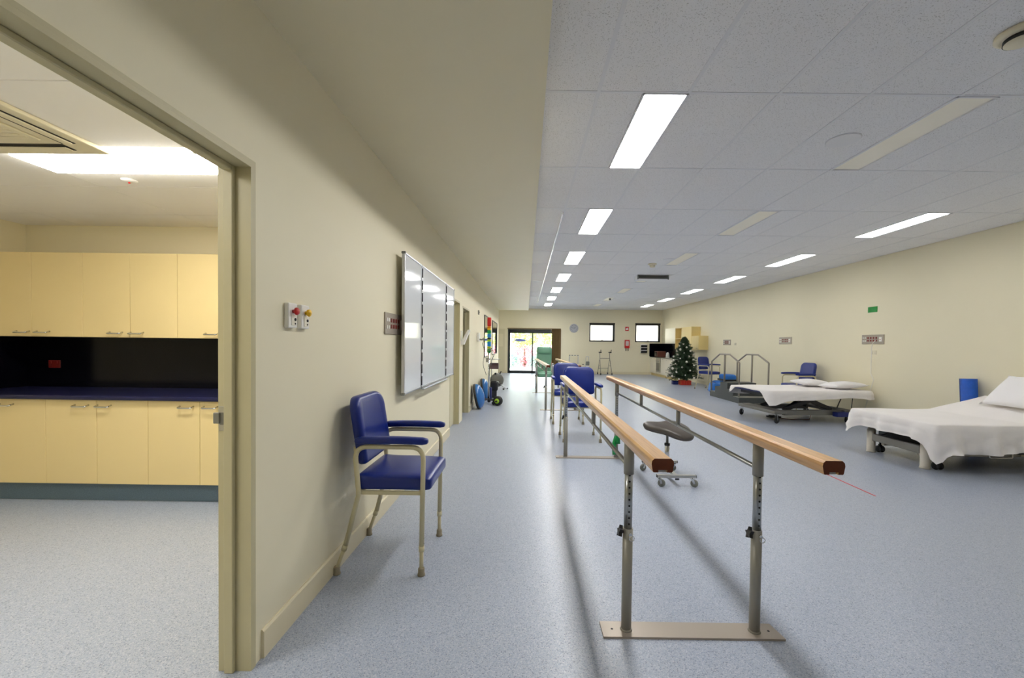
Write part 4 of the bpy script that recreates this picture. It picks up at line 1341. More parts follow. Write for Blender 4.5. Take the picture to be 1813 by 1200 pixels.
# bed 2 (column base) local x = length from foot, y from near side
B2 = thing('treatment_bed', 'white sheeted treatment bed on round posts at the right edge', 'bed', (4.50, 4.60, 0), 0)
L2, W2_, Z2 = 1.80, 1.20, 0.55
xh = 1.05
hump2 = lambda x, y: max(0.0, x - xh) * 0.26
bb = MB(); bb.rbox((xh / 2, W2_ / 2, Z2 - 0.045), (xh, W2_ - 0.01, 0.07), 0.02, 6); bb.build('mattress_section', 'navy_mattress', B2)
bb = MB(); ang = math.atan(0.26); Lh = (L2 - xh) / math.cos(ang)
bb.rbox((xh + (L2 - xh) / 2, W2_ / 2, Z2 - 0.046 + 0.26 * (L2 - xh) / 2), (Lh, W2_ - 0.01, 0.06), 0.02, 6, M=Matrix.Rotation(-ang, 4, 'Y')); bb.build('mattress_section', 'navy_mattress', B2)
bb = MB()
for yy in (0.12, W2_ - 0.12): bb.b2(0.06, L2 - 0.3, yy - 0.02, yy + 0.02, Z2 - 0.15, Z2 - 0.085)
for xx in (0.08, 0.9, L2 - 0.35): bb.b2(xx - 0.02, xx + 0.02, 0.12, W2_ - 0.12, Z2 - 0.15, Z2 - 0.085)
bb.build('top_frame', 'dark_steel', B2)
for (xx, yy) in ((0.11, 0.245), (0.11, 1.005), (L2 - 0.45, 0.245), (L2 - 0.45, 1.005)):
    bb = MB(); bb.lathe([(0.052, 0.0), (0.052, 0.012), (0.047, 0.02), (0.047, 0.30), (0.036, 0.302), (0.036, Z2 - 0.15)], (xx, yy, 0), 22); bb.build('post', 'bed_beige', B2)
for xx in (0.11, L2 - 0.45):
    bb = MB(); bb.b2(xx - 0.03, xx + 0.03, 0.29, 0.96, 0.16, 0.25, 0.005); bb.build('cross_beam', 'bed_grey', B2)
bb = MB()
for yy in (0.36, 0.86): bb.b2(0.14, L2 - 0.48, yy - 0.025, yy + 0.025, 0.12, 0.17, 0.005)
bb.build('side_beam', 'bed_beige', B2)
bb = MB(); bb.b2(0.26, 1.25, 0.12, 1.08, 0.20, 0.384, 0.01); bb.build('motor_shade_block', 'black', B2)  # lift motor box widened in black to stand in for under-bed shade
bb = MB(); bb.b2(0.03, L2 - 0.35, 0.06, W2_ - 0.06, 0.385, 0.398); bb.build('under_bed_shade_sheet', 'dark_steel', B2)  # dark sheet added below the mattress to deepen the shade there
bb = MB(); bb.tube([(0.2, 0.6, 0.16), (0.42, 0.6, 0.30)], 0.03, 10); bb.build('actuator', 'dark_steel', B2)
bb = MB()
for (xx, yy, ww) in ((0.30, 0.50, 0.18),):
    bb.tube(fillet([(xx, yy, 0.40), (xx, yy, 0.27), (xx, yy + ww, 0.27), (xx, yy + ww, 0.40)], 0.01, 3), 0.006, 6)
bb.tube(fillet([(0.6, 0.02, 0.34), (0.6, 0.02, 0.19), (0.85, 0.02, 0.19), (0.85, 0.02, 0.34)], 0.01, 3), 0.007, 6)
bb.build('wire_hoop', 'steel', B2)
bb = MB(); bb.tube([(0.12, 0.86, 0.25), (0.38, 0.78, 0.40)], 0.010, 8); bb.tube(fillet([(0.35, 0.45, 0.2), (0.36, 0.48, 0.05), (0.38, 0.6, 0.03), (0.5, 0.7, 0.06)], 0.05), 0.006, 6); bb.build('hose', 'rubber_black', B2)
for (xx, yy) in ((0.21, 0.20), (0.21, 0.98), (L2 - 0.33, 0.2), (L2 - 0.33, 0.98)):
    bb = MB(); bb.tube([(xx, yy, 0.06), (xx, yy, 0.20)], 0.013, 10); bb.b2(xx - 0.02, xx + 0.02, yy - 0.012, yy + 0.012, 0.055, 0.11, 0.004); ck = bb.build('twin_caster', 'black', B2)
    for s_ in (-1, 1):
        bb = MB(); bb.lathe([(0.012, -0.010), (0.042, -0.010), (0.045, -0.004), (0.045, 0.004), (0.042, 0.010), (0.012, 0.010)], (xx + s_ * 0.024, yy, 0.045), 18, Matrix.Rotation(R(90), 4, 'Y')); bb.build('wheel', 'rubber_black', ck)
def drop2(side, t, x, y):
    if side == 'n': return 0.30 + 0.13 * math.exp(-(x / 0.06) ** 2) + 0.02 * math.sin(x * 4) + hump2(x, y) * 0.9
    if side == 'e': return 0.20 + 0.23 * math.exp(-(y / 0.08) ** 2) + 0.12 * math.exp(-((y - W2_) / 0.10) ** 2)
    if side == 'f': return 0.22 + hump2(x, y) * 0.8
    return 0.25 + hump2(x, y)
o = sheet_mesh(L2, W2_, Z2, drop2, hump2, seed=11, nx=56, ny=34, fold=0.032).build('bed_sheet', 'sheet', None, B2.location)
tag(o, 'white sheet hanging over the bed at the right edge', 'sheet')
o = pillow_mb(0.50, 0.76, 0.17, 8).build('pillow', 'pillow', None, (6.03, 5.10, 0.86)); o.rotation_euler = (R(0), R(-48), R(-6)); tag(o, 'large white pillow propped on the raised end of the right edge bed', 'pillow')

# ---------------- rolled blue mat against the wall
t = thing('rolled_mat', 'rolled bright blue foam mat leaning on the right wall', 'rolled mat', (6.32, 5.97, 0))
pts = []
nturn, per = 3.3, 30
poly_o, poly_i = [], []
for k in range(int(nturn * per) + 1):
    a = 2 * math.pi * k / per
    q = 0.022 + 0.019 * k / per
    poly_o.append(((q + 0.016) * math.cos(a), (q + 0.016) * math.sin(a)))
    poly_i.append((q * math.cos(a), q * math.sin(a)))
Mroll = Matrix.Rotation(R(-4), 4, 'X')
vv, ff = [], []
n = len(poly_o)
for z in (0.0, 0.96):
    for p in poly_o: vv.append(Mroll @ Vector((p[0], p[1], z)))
    for p in poly_i: vv.append(Mroll @ Vector((p[0], p[1], z)))
for k in range(n - 1):
    ff += [(k, k + 1, 2 * n + k + 1, 2 * n + k), (n + k, n + k + 1, 3 * n + k + 1, 3 * n + k), (k, k + 1, n + k + 1, n + k), (2 * n + k, 2 * n + k + 1, 3 * n + k + 1, 3 * n + k)]
bb = MB(); bb.add(vv, ff, True)
bb.build('mat', 'blue_roll', t)
bb = MB(); bb.tube(arc((0.0, 0.02, 0.28), 0.104, 0, 2 * math.pi, 24, 'xy')[:-1], 0.004, 6, closed=True); bb.build('strap', 'blue_navy', t)

# ---------------- training stairs
ST = thing('training_stairs', 'dark grey training steps up and down between two metal handrails', 'stairs', (5.54, 11.0, 0))
tr_ = [(-0.80, -0.50, 0.15), (-0.50, -0.20, 0.30), (-0.20, 0.20, 0.45), (0.20, 0.50, 0.30), (0.50, 0.80, 0.15)]
for (a, c, z) in tr_:
    bb = MB(); bb.b2(-0.37, 0.37, a, c, 0, z - 0.012); st = bb.build('step', 'stair_grey', ST)
    bb = MB(); bb.b2(-0.37, 0.37, a + 0.002, c - 0.002, z - 0.012, z, 0.003); bb.build('tread', 'grey_paint' if z < 0.2 else 'stair_grey', st)
for s_ in (-1, 1):
    xx = s_ * 0.355
    bb = MB(); bb.tube(fillet([(xx, 0.76, 0.15), (xx, 0.76, 0.96), (xx, 0.28, 1.175), (xx, -0.28, 1.175), (xx, -0.76, 0.985), (xx, -0.76, 0.15)], 0.03, 3), 0.020, 10)
    rl = bb.build('handrail', 'stair_rail', ST)
    bb = MB(); bb.tube([(xx, 0, 0.45), (xx, 0, 1.175)], 0.022, 10); bb.build('centre_post', 'stair_rail', rl)

# ---------------- blue bags behind the tree chair
t = thing('gym_bag', 'bright blue soft bag lying on top of the pile beside steps', 'bag', (6.20, 12.95, 0))
bb = MB(); bb.rbox((0, 0, 0.43), (0.34, 0.5, 0.20), 0.07, 8); bb.build('body', 'blue_bag', t)
bb = MB(); bb.box((-0.01, 0, 0.36), (0.36, 0.52, 0.05)); bb.build('black_band', 'black', t)
t = thing('gym_bag', 'flattened blue bag at the bottom of the pile beside steps', 'bag', (6.12, 12.95, 0))
bb = MB(); bb.rbox((0, 0, 0.16), (0.58, 0.72, 0.32), 0.10, 8); bb.build('body', 'blue_bag', t)
bb = MB(); bb.tube(fillet([(-0.30, -0.2, 0.15), (-0.34, -0.1, 0.28), (-0.34, 0.1, 0.28), (-0.30, 0.2, 0.15)], 0.05), 0.014, 8); bb.build('strap', 'blue_navy', t)
t = thing('gym_bag', 'dark and bright blue roll standing in front of the bag pile', 'bag', (5.62, 12.50, 0))
bb = MB(); bb.rbox((0, 0, 0.15), (0.30, 0.34, 0.30), 0.08, 8, M=Matrix.Rotation(R(12), 4, 'Y')); bb.build('body', 'blue_bag', t)
bb = MB(); bb.rbox((0.11, -0.03, 0.14), (0.10, 0.36, 0.27), 0.03, 6, M=Matrix.Rotation(R(12), 4, 'Y')); bb.build('dark_panel', 'blue_navy', t)

# ---------------- fir tree
FT = thing('christmas_tree', 'decorated dark green fir tree with white baubles near the corner', 'tree', (5.70, 15.2, 0))
bb = MB(); bb.tube([(0, 0, 0.05), (0, 0, 1.0), (0, 0, 1.70)], [0.035, 0.022, 0.008], 8); bb.build('trunk', 'bark', FT)
rr = random.Random(5)
vv, ff = [], []
def needle_branch(p0, d, ln, wd):
    global vv, ff
    d = d.normalized()
    side = d.cross(Vector((0, 0, 1)))
    side = side.normalized() if side.length > 1e-3 else Vector((1, 0, 0))
    upv = side.cross(d).normalized()
    nseg = max(4, int(ln / 0.045))
    for i in range(nseg):
        t0 = (i + 0.3) / nseg
        c = p0 + d * (ln * t0) + Vector((0, 0, -0.05 * t0 * t0))
        for k in range(5):
            a = rr.uniform(0, 6.28)
            ax = (side * math.cos(a) + upv * math.sin(a) + d * rr.uniform(0.5, 1.1)).normalized()
            q = ax.cross(d); q = q.normalized() * 0.006 if q.length > 1e-3 else side * 0.006
            l2 = wd * rr.uniform(0.7, 1.2)
            o = len(vv)
            vv += [c - q, c + q, c + ax * l2]
            ff.append((o, o + 1, o + 2))
nb = 420
for k in range(nb):
    t = (k + rr.random()) / nb
    z = 0.19 + 1.47 * t
    Rz = 0.60 * (1 - t) ** 0.80 + 0.05
    a = k * 2.39996 + rr.uniform(-0.3, 0.3)
    ln = Rz * rr.uniform(0.82, 1.08)
    d = Vector((math.cos(a), math.sin(a), rr.uniform(-0.05, 0.25) + 0.5 * t))
    needle_branch(Vector((0, 0, z)), d, ln, 0.065)
    for s_ in range(2):
        b0 = Vector((0, 0, z)) + d.normalized() * ln * rr.uniform(0.4, 0.75)
        needle_branch(b0, d + Vector((rr.uniform(-0.9, 0.9), rr.uniform(-0.9, 0.9), rr.uniform(-0.2, 0.3))), ln * 0.4, 0.06)
needle_branch(Vector((0, 0, 1.60)), Vector((0.02, 0, 1)), 0.16, 0.06)
bb = MB(); bb.add(vv, ff); fo = bb.build('foliage', 'fir', FT); fo['kind'] = 'stuff'
bb = MB(); bb.lathe([(0.30, 0.24), (0.22, 0.55), (0.13, 0.95), (0.06, 1.35), (0.01, 1.60)], (0, 0, 0), 14); bb.build('inner_boughs', 'fir_dark', FT)
bm0 = MB(); bm0.lathe([(0.0, -0.030), (0.016, -0.026), (0.028, -0.011), (0.030, 0.004), (0.022, 0.020), (0.008, 0.029), (0.0, 0.030)], (0, 0, 0), 10)
bfirst = None
for k in range(58):
    t = ((k + 0.5) / 58) ** 1.15 * 0.93
    z = 0.22 + 1.40 * t
    Rz = (0.60 * (1 - t) ** 0.80 + 0.05) * rr.uniform(0.80, 1.0)
    a = R(180 + 55) + 2.39996 * k
    loc = (Rz * math.cos(a), Rz * math.sin(a), z)
    if bfirst is None: bfirst = bm0.build('bauble', 'bauble', FT, loc)
    else:
        q_ = inst(bfirst, FT, loc); sc_ = rr.uniform(0.8, 1.55); q_.scale = (sc_, sc_, sc_)
t = thing('tree_stand_box', 'red crate around the foot of the fir tree', 'box', (5.68, 15.04, 0))
bb = MB()
for s_ in (-1, 1): bb.b2(-0.18, 0.18, s_ * 0.13 - 0.01, s_ * 0.13 + 0.01, 0, 0.16, 0.003); bb.b2(s_ * 0.17 - 0.01, s_ * 0.17 + 0.01, -0.119, 0.119, 0, 0.16, 0.003)
bx_ = bb.build('crate', 'red_box', t)
bb = MB()
for k in range(6): bb.b2(-0.16 + k * 0.06, -0.13 + k * 0.06, -0.146, -0.1401, 0.01, 0.15)
bb.build('ribs', 'red', bx_)
t = thing('dark_box', 'small dark blue box beside the red tree crate', 'box', (5.36, 15.12, 0))
bb = MB(); bb.b2(-0.09, 0.09, -0.09, 0.09, 0, 0.13, 0.006); bb.build('body', 'blue_navy', t)
bb = MB(); bb.b2(-0.094, 0.094, -0.094, 0.094, 0.12, 0.145, 0.004); bb.build('lid', 'dark_gloss', t)

# ---------------- kitchen corner (far right)
KX = 5.90
t = thing('kitchen_base_unit', 'cream kitchen base unit with built in oven in the far corner', 'kitchen unit', (KX, 18.4, 0))
bb = MB(); bb.b2(0.021, XR - KX - 0.014, -1.5, 1.585, 0.12, 0.84); bb.build('body', 'laminate_white', t)
bb = MB(); bb.b2(0.06, XR - KX - 0.016, -1.5, 1.585, 0, 0.12); bb.build('kickboard', 'laminate_yellow', t)
for (a, c) in ((-1.5, -0.95), (-0.95, -0.45), (0.72, 1.2), (1.2, 1.585), (-0.45, 0.05)):
    bb = MB(); bb.b2(0.0, 0.02, a + 0.003, c - 0.003, 0.125, 0.835, 0.002); d = bb.build('door', 'laminate_white', t)
    bb = MB(); bb.tube([(-0.025, a + 0.1, 0.78), (-0.025, a + 0.22, 0.78)], 0.006, 6); bb.build('handle', 'chrome', d)
bb = MB(); bb.b2(-0.012, 0.02, 0.08, 0.68, 0.20, 0.835, 0.004); ov = bb.build('oven', 'steel', t)
bb = MB(); bb.tube([(-0.04, 0.14, 0.70), (-0.04, 0.62, 0.70)], 0.009, 8); bb.build('oven_handle', 'chrome', ov)
bb = MB(); bb.b2(-0.015, -0.010, 0.15, 0.61, 0.27, 0.62); bb.build('oven_glass', 'grey_metal', ov)
bb = MB(); bb.b2(KX - 0.03, XR, 16.9, YF, 0.84, 0.88, 0.008); o = bb.build('kitchen_bench_top', 'dark_gloss'); tag(o, 'dark bench top of the far corner kitchen', 'bench top')
bb = MB(); bb.b2(KX - 0.05, XR - 0.012, YF - 0.012, YF, 0.88, 1.48); bb.b2(XR - 0.012, XR - 0.001, 18.15, YF - 0.0121, 0.88, 1.479); o = bb.build('kitchen_splashback', 'dark_gloss'); tag(o, 'black glossy splashback of the far corner kitchen', 'splashback')
def wall_unit(label, y0, y1, z0, z1, matn, opn=False):
    t = thing('kitchen_wall_unit', label, 'cupboard', (XR, (y0 + y1) / 2, z0), 0, 'far corner kitchen cupboards')
    w_ = (y1 - y0) / 2; h_ = z1 - z0; dp = 0.34
    if not opn:
        bb = MB(); bb.b2(-dp + 0.02, 0, -w_, w_, 0, h_); bb.build('body', matn, t)
        bb = MB(); bb.b2(-dp, -dp + 0.018, -w_ + 0.002, w_ - 0.002, 0, h_, 0.002); d = bb.build('door', matn, t)
        bb = MB(); bb.tube([(-dp - 0.02, -w_ + 0.08, 0.06), (-dp - 0.02, -w_ + 0.2, 0.06)], 0.006, 6); bb.build('handle', 'chrome', d)
    else:
        bb = MB(); bb.b2(-0.02, 0, -w_, w_, 0, h_); bb.build('back', matn, t)
        for s_ in (-1, 1):
            bb = MB(); bb.b2(-dp, -0.02, min(s_ * w_, s_ * (w_ - 0.018)), max(s_ * w_, s_ * (w_ - 0.018)), 0, h_); bb.build('side', matn, t)
        for zz in (0, h_ * 0.48, h_ - 0.018):
            bb = MB(); bb.b2(-dp, -0.02, -w_ + 0.018, w_ - 0.018, zz, zz + 0.018); bb.build('shelf', matn, t)
wall_unit('white wall cupboard in the far corner next to the window', 17.32, 18.55, 1.48, 2.12, 'laminate_white')
wall_unit('open yellow shelf unit beside the white wall cupboard', 16.62, 17.30, 1.25, 2.10, 'laminate_yellow', True)
wall_unit('tall yellow wall cupboard rising behind the fir tree', 15.62, 16.60, 1.25, 2.10, 'laminate_yellow')
wall_unit('lower yellow wall cupboard right of the fir tree', 14.95, 15.60, 1.25, 1.75, 'laminate_yellow')
t = thing('microwave', 'brown fronted microwave on the far kitchen bench', 'microwave', (6.12, 19.25, 0.88))
bb = MB(); bb.b2(-0.18, 0.18, -0.24, 0.24, 0.005, 0.25, 0.008); bb.build('case', 'brown', t)
bb = MB(); bb.b2(-0.186, -0.18, -0.08, 0.22, 0.04, 0.22); bb.build('window', 'dark_gloss', t)
t = thing('kettle', 'small white kettle on the far kitchen bench', 'kettle', (6.15, 18.3, 0.88))
bb = MB(); bb.lathe([(0.075, 0), (0.08, 0.02), (0.06, 0.17), (0.03, 0.21), (0.0, 0.22)], (0, 0, 0), 16); bb.build('body', 'white_plastic', t)
bb = MB(); bb.tube(fillet([(0, 0.06, 0.18), (0, 0.13, 0.17), (0, 0.13, 0.05), (0, 0.075, 0.04)], 0.03), 0.010, 8); bb.build('handle', 'white_plastic', t)

# ---------------- walking frames by the far wall
def frame_walker(label, loc, rz):
    t = thing('walking_frame', label, 'walking frame', loc, rz)
    for s_ in (-1, 1):
        x = s_ * 0.24
        bb = MB(); bb.tube(fillet([(x * 1.12, -0.24, 0.09), (x, -0.02, 0.76), (x, 0.0, 1.02)], 0.05), 0.013, 8); bb.tube(fillet([(x * 1.02, 0.22, 0.09), (x, 0.02, 0.70)], 0.05), 0.012, 8); bb.tube([(x * 1.03, -0.12, 0.42), (x, 0.10, 0.42)], 0.009, 6); sf = bb.build('side_frame', 'grey_metal', t)
        bb = MB(); bb.rbox((x, -0.05, 1.04), (0.085, 0.24, 0.05), 0.025, 5); bb.build('forearm_trough', 'black', t)
        bb = MB(); bb.tube([(x, -0.16, 1.05), (x + s_ * 0.01, -0.17, 1.16)], 0.016, 8); bb.build('hand_grip', 'black', t)
        for (xx, yy) in ((x * 1.12, -0.25), (x * 1.02, 0.23)):
            bb = MB(); bb.lathe([(0.012, -0.013), (0.045, -0.013), (0.05, 0.0), (0.045, 0.013), (0.012, 0.013)], (xx, yy, 0.05), 14, Matrix.Rotation(R(90), 4, 'Y')); bb.build('wheel', 'rubber_black', t)
    bb = MB(); bb.tube([(-0.24, 0, 0.76), (0.24, 0, 0.76)], 0.013, 8); bb.tube([(-0.24, 0.12, 0.30), (0.24, 0.12, 0.30)], 0.012, 8); bb.build('cross_bar', 'grey_metal', t)
frame_walker('grey forearm walking frame on wheels against the far wall', (3.66, 19.58, 0), R(10))
t = thing('crutch_rack', 'thin metal walking frame with dark grips behind the blue chairs', 'walking frame', (2.23, 19.6, 0))
for s_ in (-1, 1):
    bb = MB(); bb.tube(fillet([(s_ * 0.21, -0.2, 0.02), (s_ * 0.205, -0.06, 0.86), (s_ * 0.205, 0.10, 0.86), (s_ * 0.21, 0.22, 0.02)], 0.05), 0.009, 8); bb.tube([(s_ * 0.208, -0.1, 0.4), (s_ * 0.208, 0.16, 0.4)], 0.008, 6); bb.build('side_frame', 'alu', t)
    for yy in (-0.2, 0.22):
        bb = MB(); bb.lathe([(0.018, 0), (0.018, 0.03), (0.011, 0.04)], (s_ * 0.21, yy, 0), 10); bb.build('rubber_tip', 'rubber_black', t)
bb = MB(); bb.tube([(-0.205, 0.02, 0.88), (0.205, 0.02, 0.88)], 0.009, 6); bb.tube([(-0.205, 0.1, 0.45), (0.205, 0.1, 0.45)], 0.007, 6); bb.build('cross_bar', 'alu', t)
for xx in (-0.20, -0.075, 0.055, 0.19):
    bb = MB(); bb.rbox((xx, -0.02, 0.885), (0.05, 0.12, 0.045), 0.02, 4); bb.build('grip', 'grey_plastic', t)
t = thing('walker_trolley', 'folded metal walker with grey basket and dark knob by far wall', 'walker', (2.86, 19.6, 0))
bb = MB(); bb.tube(fillet([(-0.065, 0.1, 0.06), (-0.065, 0.0, 0.84), (0.065, 0.0, 0.84), (0.065, 0.1, 0.06)], 0.03), 0.010, 8); bb.tube([(-0.20, -0.06, 0.47), (0.065, 0.0, 0.50)], 0.008, 6); fr = bb.build('frame', 'alu', t)
bb = MB(); bb.rbox((0.0, -0.06, 0.52), (0.18, 0.14, 0.18), 0.03, 5); bb.build('basket', 'grey_plastic', t)
bb = MB(); bb.box((0.0, -0.06, 0.37), (0.13, 0.08, 0.10), 0.01); bb.build('pouch', 'label_white', t)
bb = MB(); bb.lathe([(0.0, -0.03), (0.026, -0.018), (0.03, 0), (0.026, 0.018), (0.0, 0.03)], (-0.20, -0.06, 0.47), 10); bb.build('knob', 'black', t)
bb = MB(); bb.box((0.0, -0.05, 0.30), (0.16, 0.10, 0.035), 0.01); bb.build('tray', 'black', t)
for s_ in (-1, 1):
    bb = MB(); bb.lathe([(0.012, -0.013), (0.05, -0.013), (0.055, 0.0), (0.05, 0.013), (0.012, 0.013)], (s_ * 0.085, 0.1, 0.055), 14, Matrix.Rotation(R(90), 4, 'Y')); bb.build('wheel', 'rubber_black', t)

# ---------------- green recliner (faces -y)
t = thing('recliner_chair', 'sage green high backed recliner at the end of the far bars', 'chair', (0.565, 12.72, 0))
bb = MB()
bb.rbox((0, 0.20, 0.90), (0.44, 0.13, 0.80), 0.055, 9, M=Matrix.Rotation(R(-7), 4, 'X'), deform=lambda p: (p.x * (1 + 0.04 * (p.z > -0.1)), p.y - 0.012 * math.exp(-((p.z - 0.15) / 0.02) ** 2) * -1, p.z))
bk = bb.build('backrest', 'green_vinyl', t)
bb = MB(); bb.rbox((0, 0.165, 1.19), (0.40, 0.12, 0.22), 0.05, 7, M=Matrix.Rotation(R(-7), 4, 'X')); bb.build('headrest', 'green_vinyl', bk)
bb = MB(); bb.rbox((0, -0.08, 0.50), (0.44, 0.50, 0.13), 0.04, 7); bb.build('seat', 'green_vinyl', t)
bb = MB(); bb.rbox((0, -0.33, 0.47), (0.42, 0.08, 0.12), 0.03, 6); bb.build('leg_rest', 'green_vinyl', t)
for s_ in (-1, 1):
    bb = MB(); bb.tube(fillet([(s_ * 0.25, -0.30, 0.05), (s_ * 0.25, -0.30, 0.76), (s_ * 0.25, 0.22, 0.76), (s_ * 0.25, 0.26, 0.05)], 0.06), 0.014, 8); bb.tube([(s_ * 0.25, -0.30, 0.42), (s_ * 0.25, 0.24, 0.42)], 0.011, 8); sf = bb.build('side_frame', 'alu', t)
    bb = MB(); bb.rbox((s_ * 0.255, -0.04, 0.785), (0.06, 0.46, 0.035), 0.017, 6); bb.build('arm_pad', 'grey_plastic', t)
    for yy in (-0.30, 0.26):
        bb = MB(); bb.lathe([(0.012, -0.012), (0.045, -0.012), (0.05, 0), (0.045, 0.012), (0.012, 0.012)], (s_ * 0.25, yy, 0.05), 14, Matrix.Rotation(R(90), 4, 'Y')); bb.build('wheel', 'rubber_black', sf)
bb = MB(); bb.tube([(-0.25, -0.1, 0.43), (0.25, -0.1, 0.43)], 0.011, 8); bb.tube([(-0.25, 0.24, 0.43), (0.25, 0.24, 0.43)], 0.011, 8); bb.build('cross_bar', 'alu', t)

# ---------------- left side equipment
def bosu(label, loc, tilt):
    t = thing('balance_dome', label, 'balance dome', loc, 0, 'blue balance domes')
    M = Matrix.Translation((0, 0, 0.265)) @ Matrix.Rotation(R(90 - tilt), 4, 'Y')
    bb = MB(); bb.lathe([(0.262 * math.cos(R(a)) if a < 90 else 0.0, 0.14 * math.sin(R(a))) for a in (0, 12, 25, 40, 55, 70, 82, 90)], (0, 0, 0), 30, M)
    bb.build('dome', 'bosu_blue', t)
    bb = MB(); bb.lathe([(0.20, -0.05), (0.262, -0.045), (0.268, -0.02), (0.262, 0.005), (0.25, 0.006)], (0, 0, 0), 30, M); bb.build('base', 'black', t)
    return t
bosu('glossy blue balance dome leaning on the wall, nearer one', (-1.0, 8.85, 0.0), 12)
bosu('glossy blue balance dome leaning on the wall, farther one', (-1.0, 10.25, 0.0), 12)

t = thing('equipment_stand', 'wheeled metal stand with stacked coloured bands on top', 'stand', (-0.84, 9.62, 0))
bb = MB(); bb.tube([(0, 0, 0.10), (0, 0, 1.20)], 0.021, 12); bb.tube([(0, 0, 1.10), (0, 0, 1.78)], 0.010, 8); bb.build('pole', 'chrome', t)
for k in range(5):
    a = R(72 * k + 20)
    bb = MB(); bb.tube([(0.0, 0, 0.11), (0.19 * math.cos(a), 0.19 * math.sin(a), 0.09)], [0.022, 0.013], 8); ar = bb.build('base_arm', 'dark_steel', t)
    bb = MB(); bb.lathe([(0.012, -0.02), (0.034, -0.02), (0.04, -0.01), (0.04, 0.01), (0.034, 0.02), (0.012, 0.02)], (0.205 * math.cos(a), 0.205 * math.sin(a), 0.04), 14, Matrix.Rotation(a + R(70), 4, 'Z') @ Matrix.Rotation(R(90), 4, 'X')); bb.build('wheel', 'rubber_black', ar)
z = 1.17
for (h_, mn) in ((0.09, 'green_sign'), (0.05, 'band_lime'), (0.11, 'band_blue'), (0.05, 'band_lime'), (0.04, 'black'), (0.09, 'band_blue'), (0.08, 'green_band'), (0.05, 'yellow'), (0.04, 'band_orange'), (0.20, 'band_red')):
    bb = MB(); bb.rbox((0, 0, z + h_ / 2), (0.085, 0.085, h_ - 0.002), 0.014, 5)
    bb.build('band_roll', mn, t); z += h_
bb = MB(); bb.tube(fillet([(0, 0, 1.02), (0.12, 0.0, 1.02), (0.26, 0.02, 1.02)], 0.03), 0.009, 8); bb.box((-0.03, 0, 1.0), (0.07, 0.07, 0.10), 0.008); hb = bb.build('side_arm', 'steel', t)
bb = MB(); bb.b2(0.03, 0.22, -0.08, 0.10, 0.80, 0.815); bb.b2(0.03, 0.04, -0.08, 0.10, 0.815, 0.93); bb.b2(0.21, 0.22, -0.08, 0.10, 0.815, 0.93); bb.b2(0.03, 0.22, -0.08, -0.07, 0.815, 0.88); bb.b2(0.03, 0.22, 0.09, 0.10, 0.815, 0.93); bb.build('basket', 'basket', t)
bb = MB(); bb.tube(fillet([(0.03, -0.03, 1.18), (0.09, -0.04, 1.24), (0.12, -0.03, 1.12), (0.06, -0.03, 0.98), (0.07, -0.03, 0.55)], 0.05), 0.008, 8); bb.tube([(-0.02, -0.04, 1.2), (0.08, -0.05, 1.28)], 0.013, 8); bb.build('hose', 'grey_plastic', t)
bb = MB(); bb.rbox((0.05, -0.02, 0.24), (0.05, 0.05, 0.28), 0.02, 5); bb.build('battery', 'navy_mattress', t)
# black and lime exercise wheel beside stand
t = thing('exercise_roller', 'black roller with lime hub on the floor by the stand', 'exercise roller', (-0.61, 9.35, 0))
bb = MB(); bb.lathe([(0.05, -0.05), (0.09, -0.055), (0.105, -0.04), (0.105, 0.04), (0.09, 0.055), (0.05, 0.05)], (0, 0, 0.105), 22, Matrix.Rotation(R(70), 4, 'Z') @ Matrix.Rotation(R(90), 4, 'Y')); bb.build('tyre', 'rubber_black', t)
bb = MB(); bb.lathe([(0.0, -0.058), (0.055, -0.055), (0.055, 0.055), (0.0, 0.058)], (0, 0, 0.105), 18, Matrix.Rotation(R(70), 4, 'Z') @ Matrix.Rotation(R(90), 4, 'Y')); bb.build('hub', 'band_lime', t)
bb = MB(); Mh = Matrix.Rotation(R(70), 4, 'Z'); bb.tube([Mh @ Vector((-0.12, 0, 0.105)), Mh @ Vector((0.12, 0, 0.105))], 0.016, 10); bb.build('grip', 'black', t)

# pedal exerciser
t = thing('pedal_exerciser', 'grey pedal exerciser with black handle on the floor before the recess', 'exercise bike', (-0.87, 12.8, 0))
bb = MB(); bb.lathe([(0.10, -0.09), (0.18, -0.085), (0.205, -0.05), (0.205, 0.05), (0.18, 0.085), (0.10, 0.09)], (0, 0, 0.27), 26, Matrix.Rotation(R(20), 4, 'Z') @ Matrix.Rotation(R(90), 4, 'X')); bb.lathe([(0.0, -0.092), (0.12, -0.088)], (0, 0, 0.27), 20, Matrix.Rotation(R(20), 4, 'Z') @ Matrix.Rotation(R(90), 4, 'X')); bb.build('flywheel_housing', 'bike_grey', t)
bb = MB(); bb.tube([(0.05, -0.05, 0.20), (0.27, -0.20, 0.05)], 0.018, 8); bb.tube([(-0.05, -0.05, 0.20), (-0.12, -0.14, 0.03)], 0.018, 8); bb.tube([(0.22, -0.28, 0.04), (0.32, -0.12, 0.04)], 0.014, 8); bb.tube([(-0.10, -0.2, 0.03), (-0.10, 0.2, 0.03)], 0.014, 8); bb.tube([(0, 0.05, 0.2), (-0.1, 0.14, 0.03)], 0.016, 8); bb.build('stand', 'alu', t)
for p in ((0.22, -0.28, 0.03), (0.32, -0.12, 0.03), (-0.10, -0.2, 0.025), (-0.10, 0.2, 0.025)):
    bb = MB(); bb.rbox(p, (0.055, 0.055, 0.05), 0.02, 4); bb.build('foot', 'rubber_black', t)
bb = MB(); bb.tube([(0.02, -0.10, 0.27), (0.08, -0.13, 0.18)], 0.012, 8); bb.tube([(-0.02, 0.10, 0.27), (-0.06, 0.13, 0.36)], 0.012, 8); cr_ = bb.build('crank', 'chrome', t)
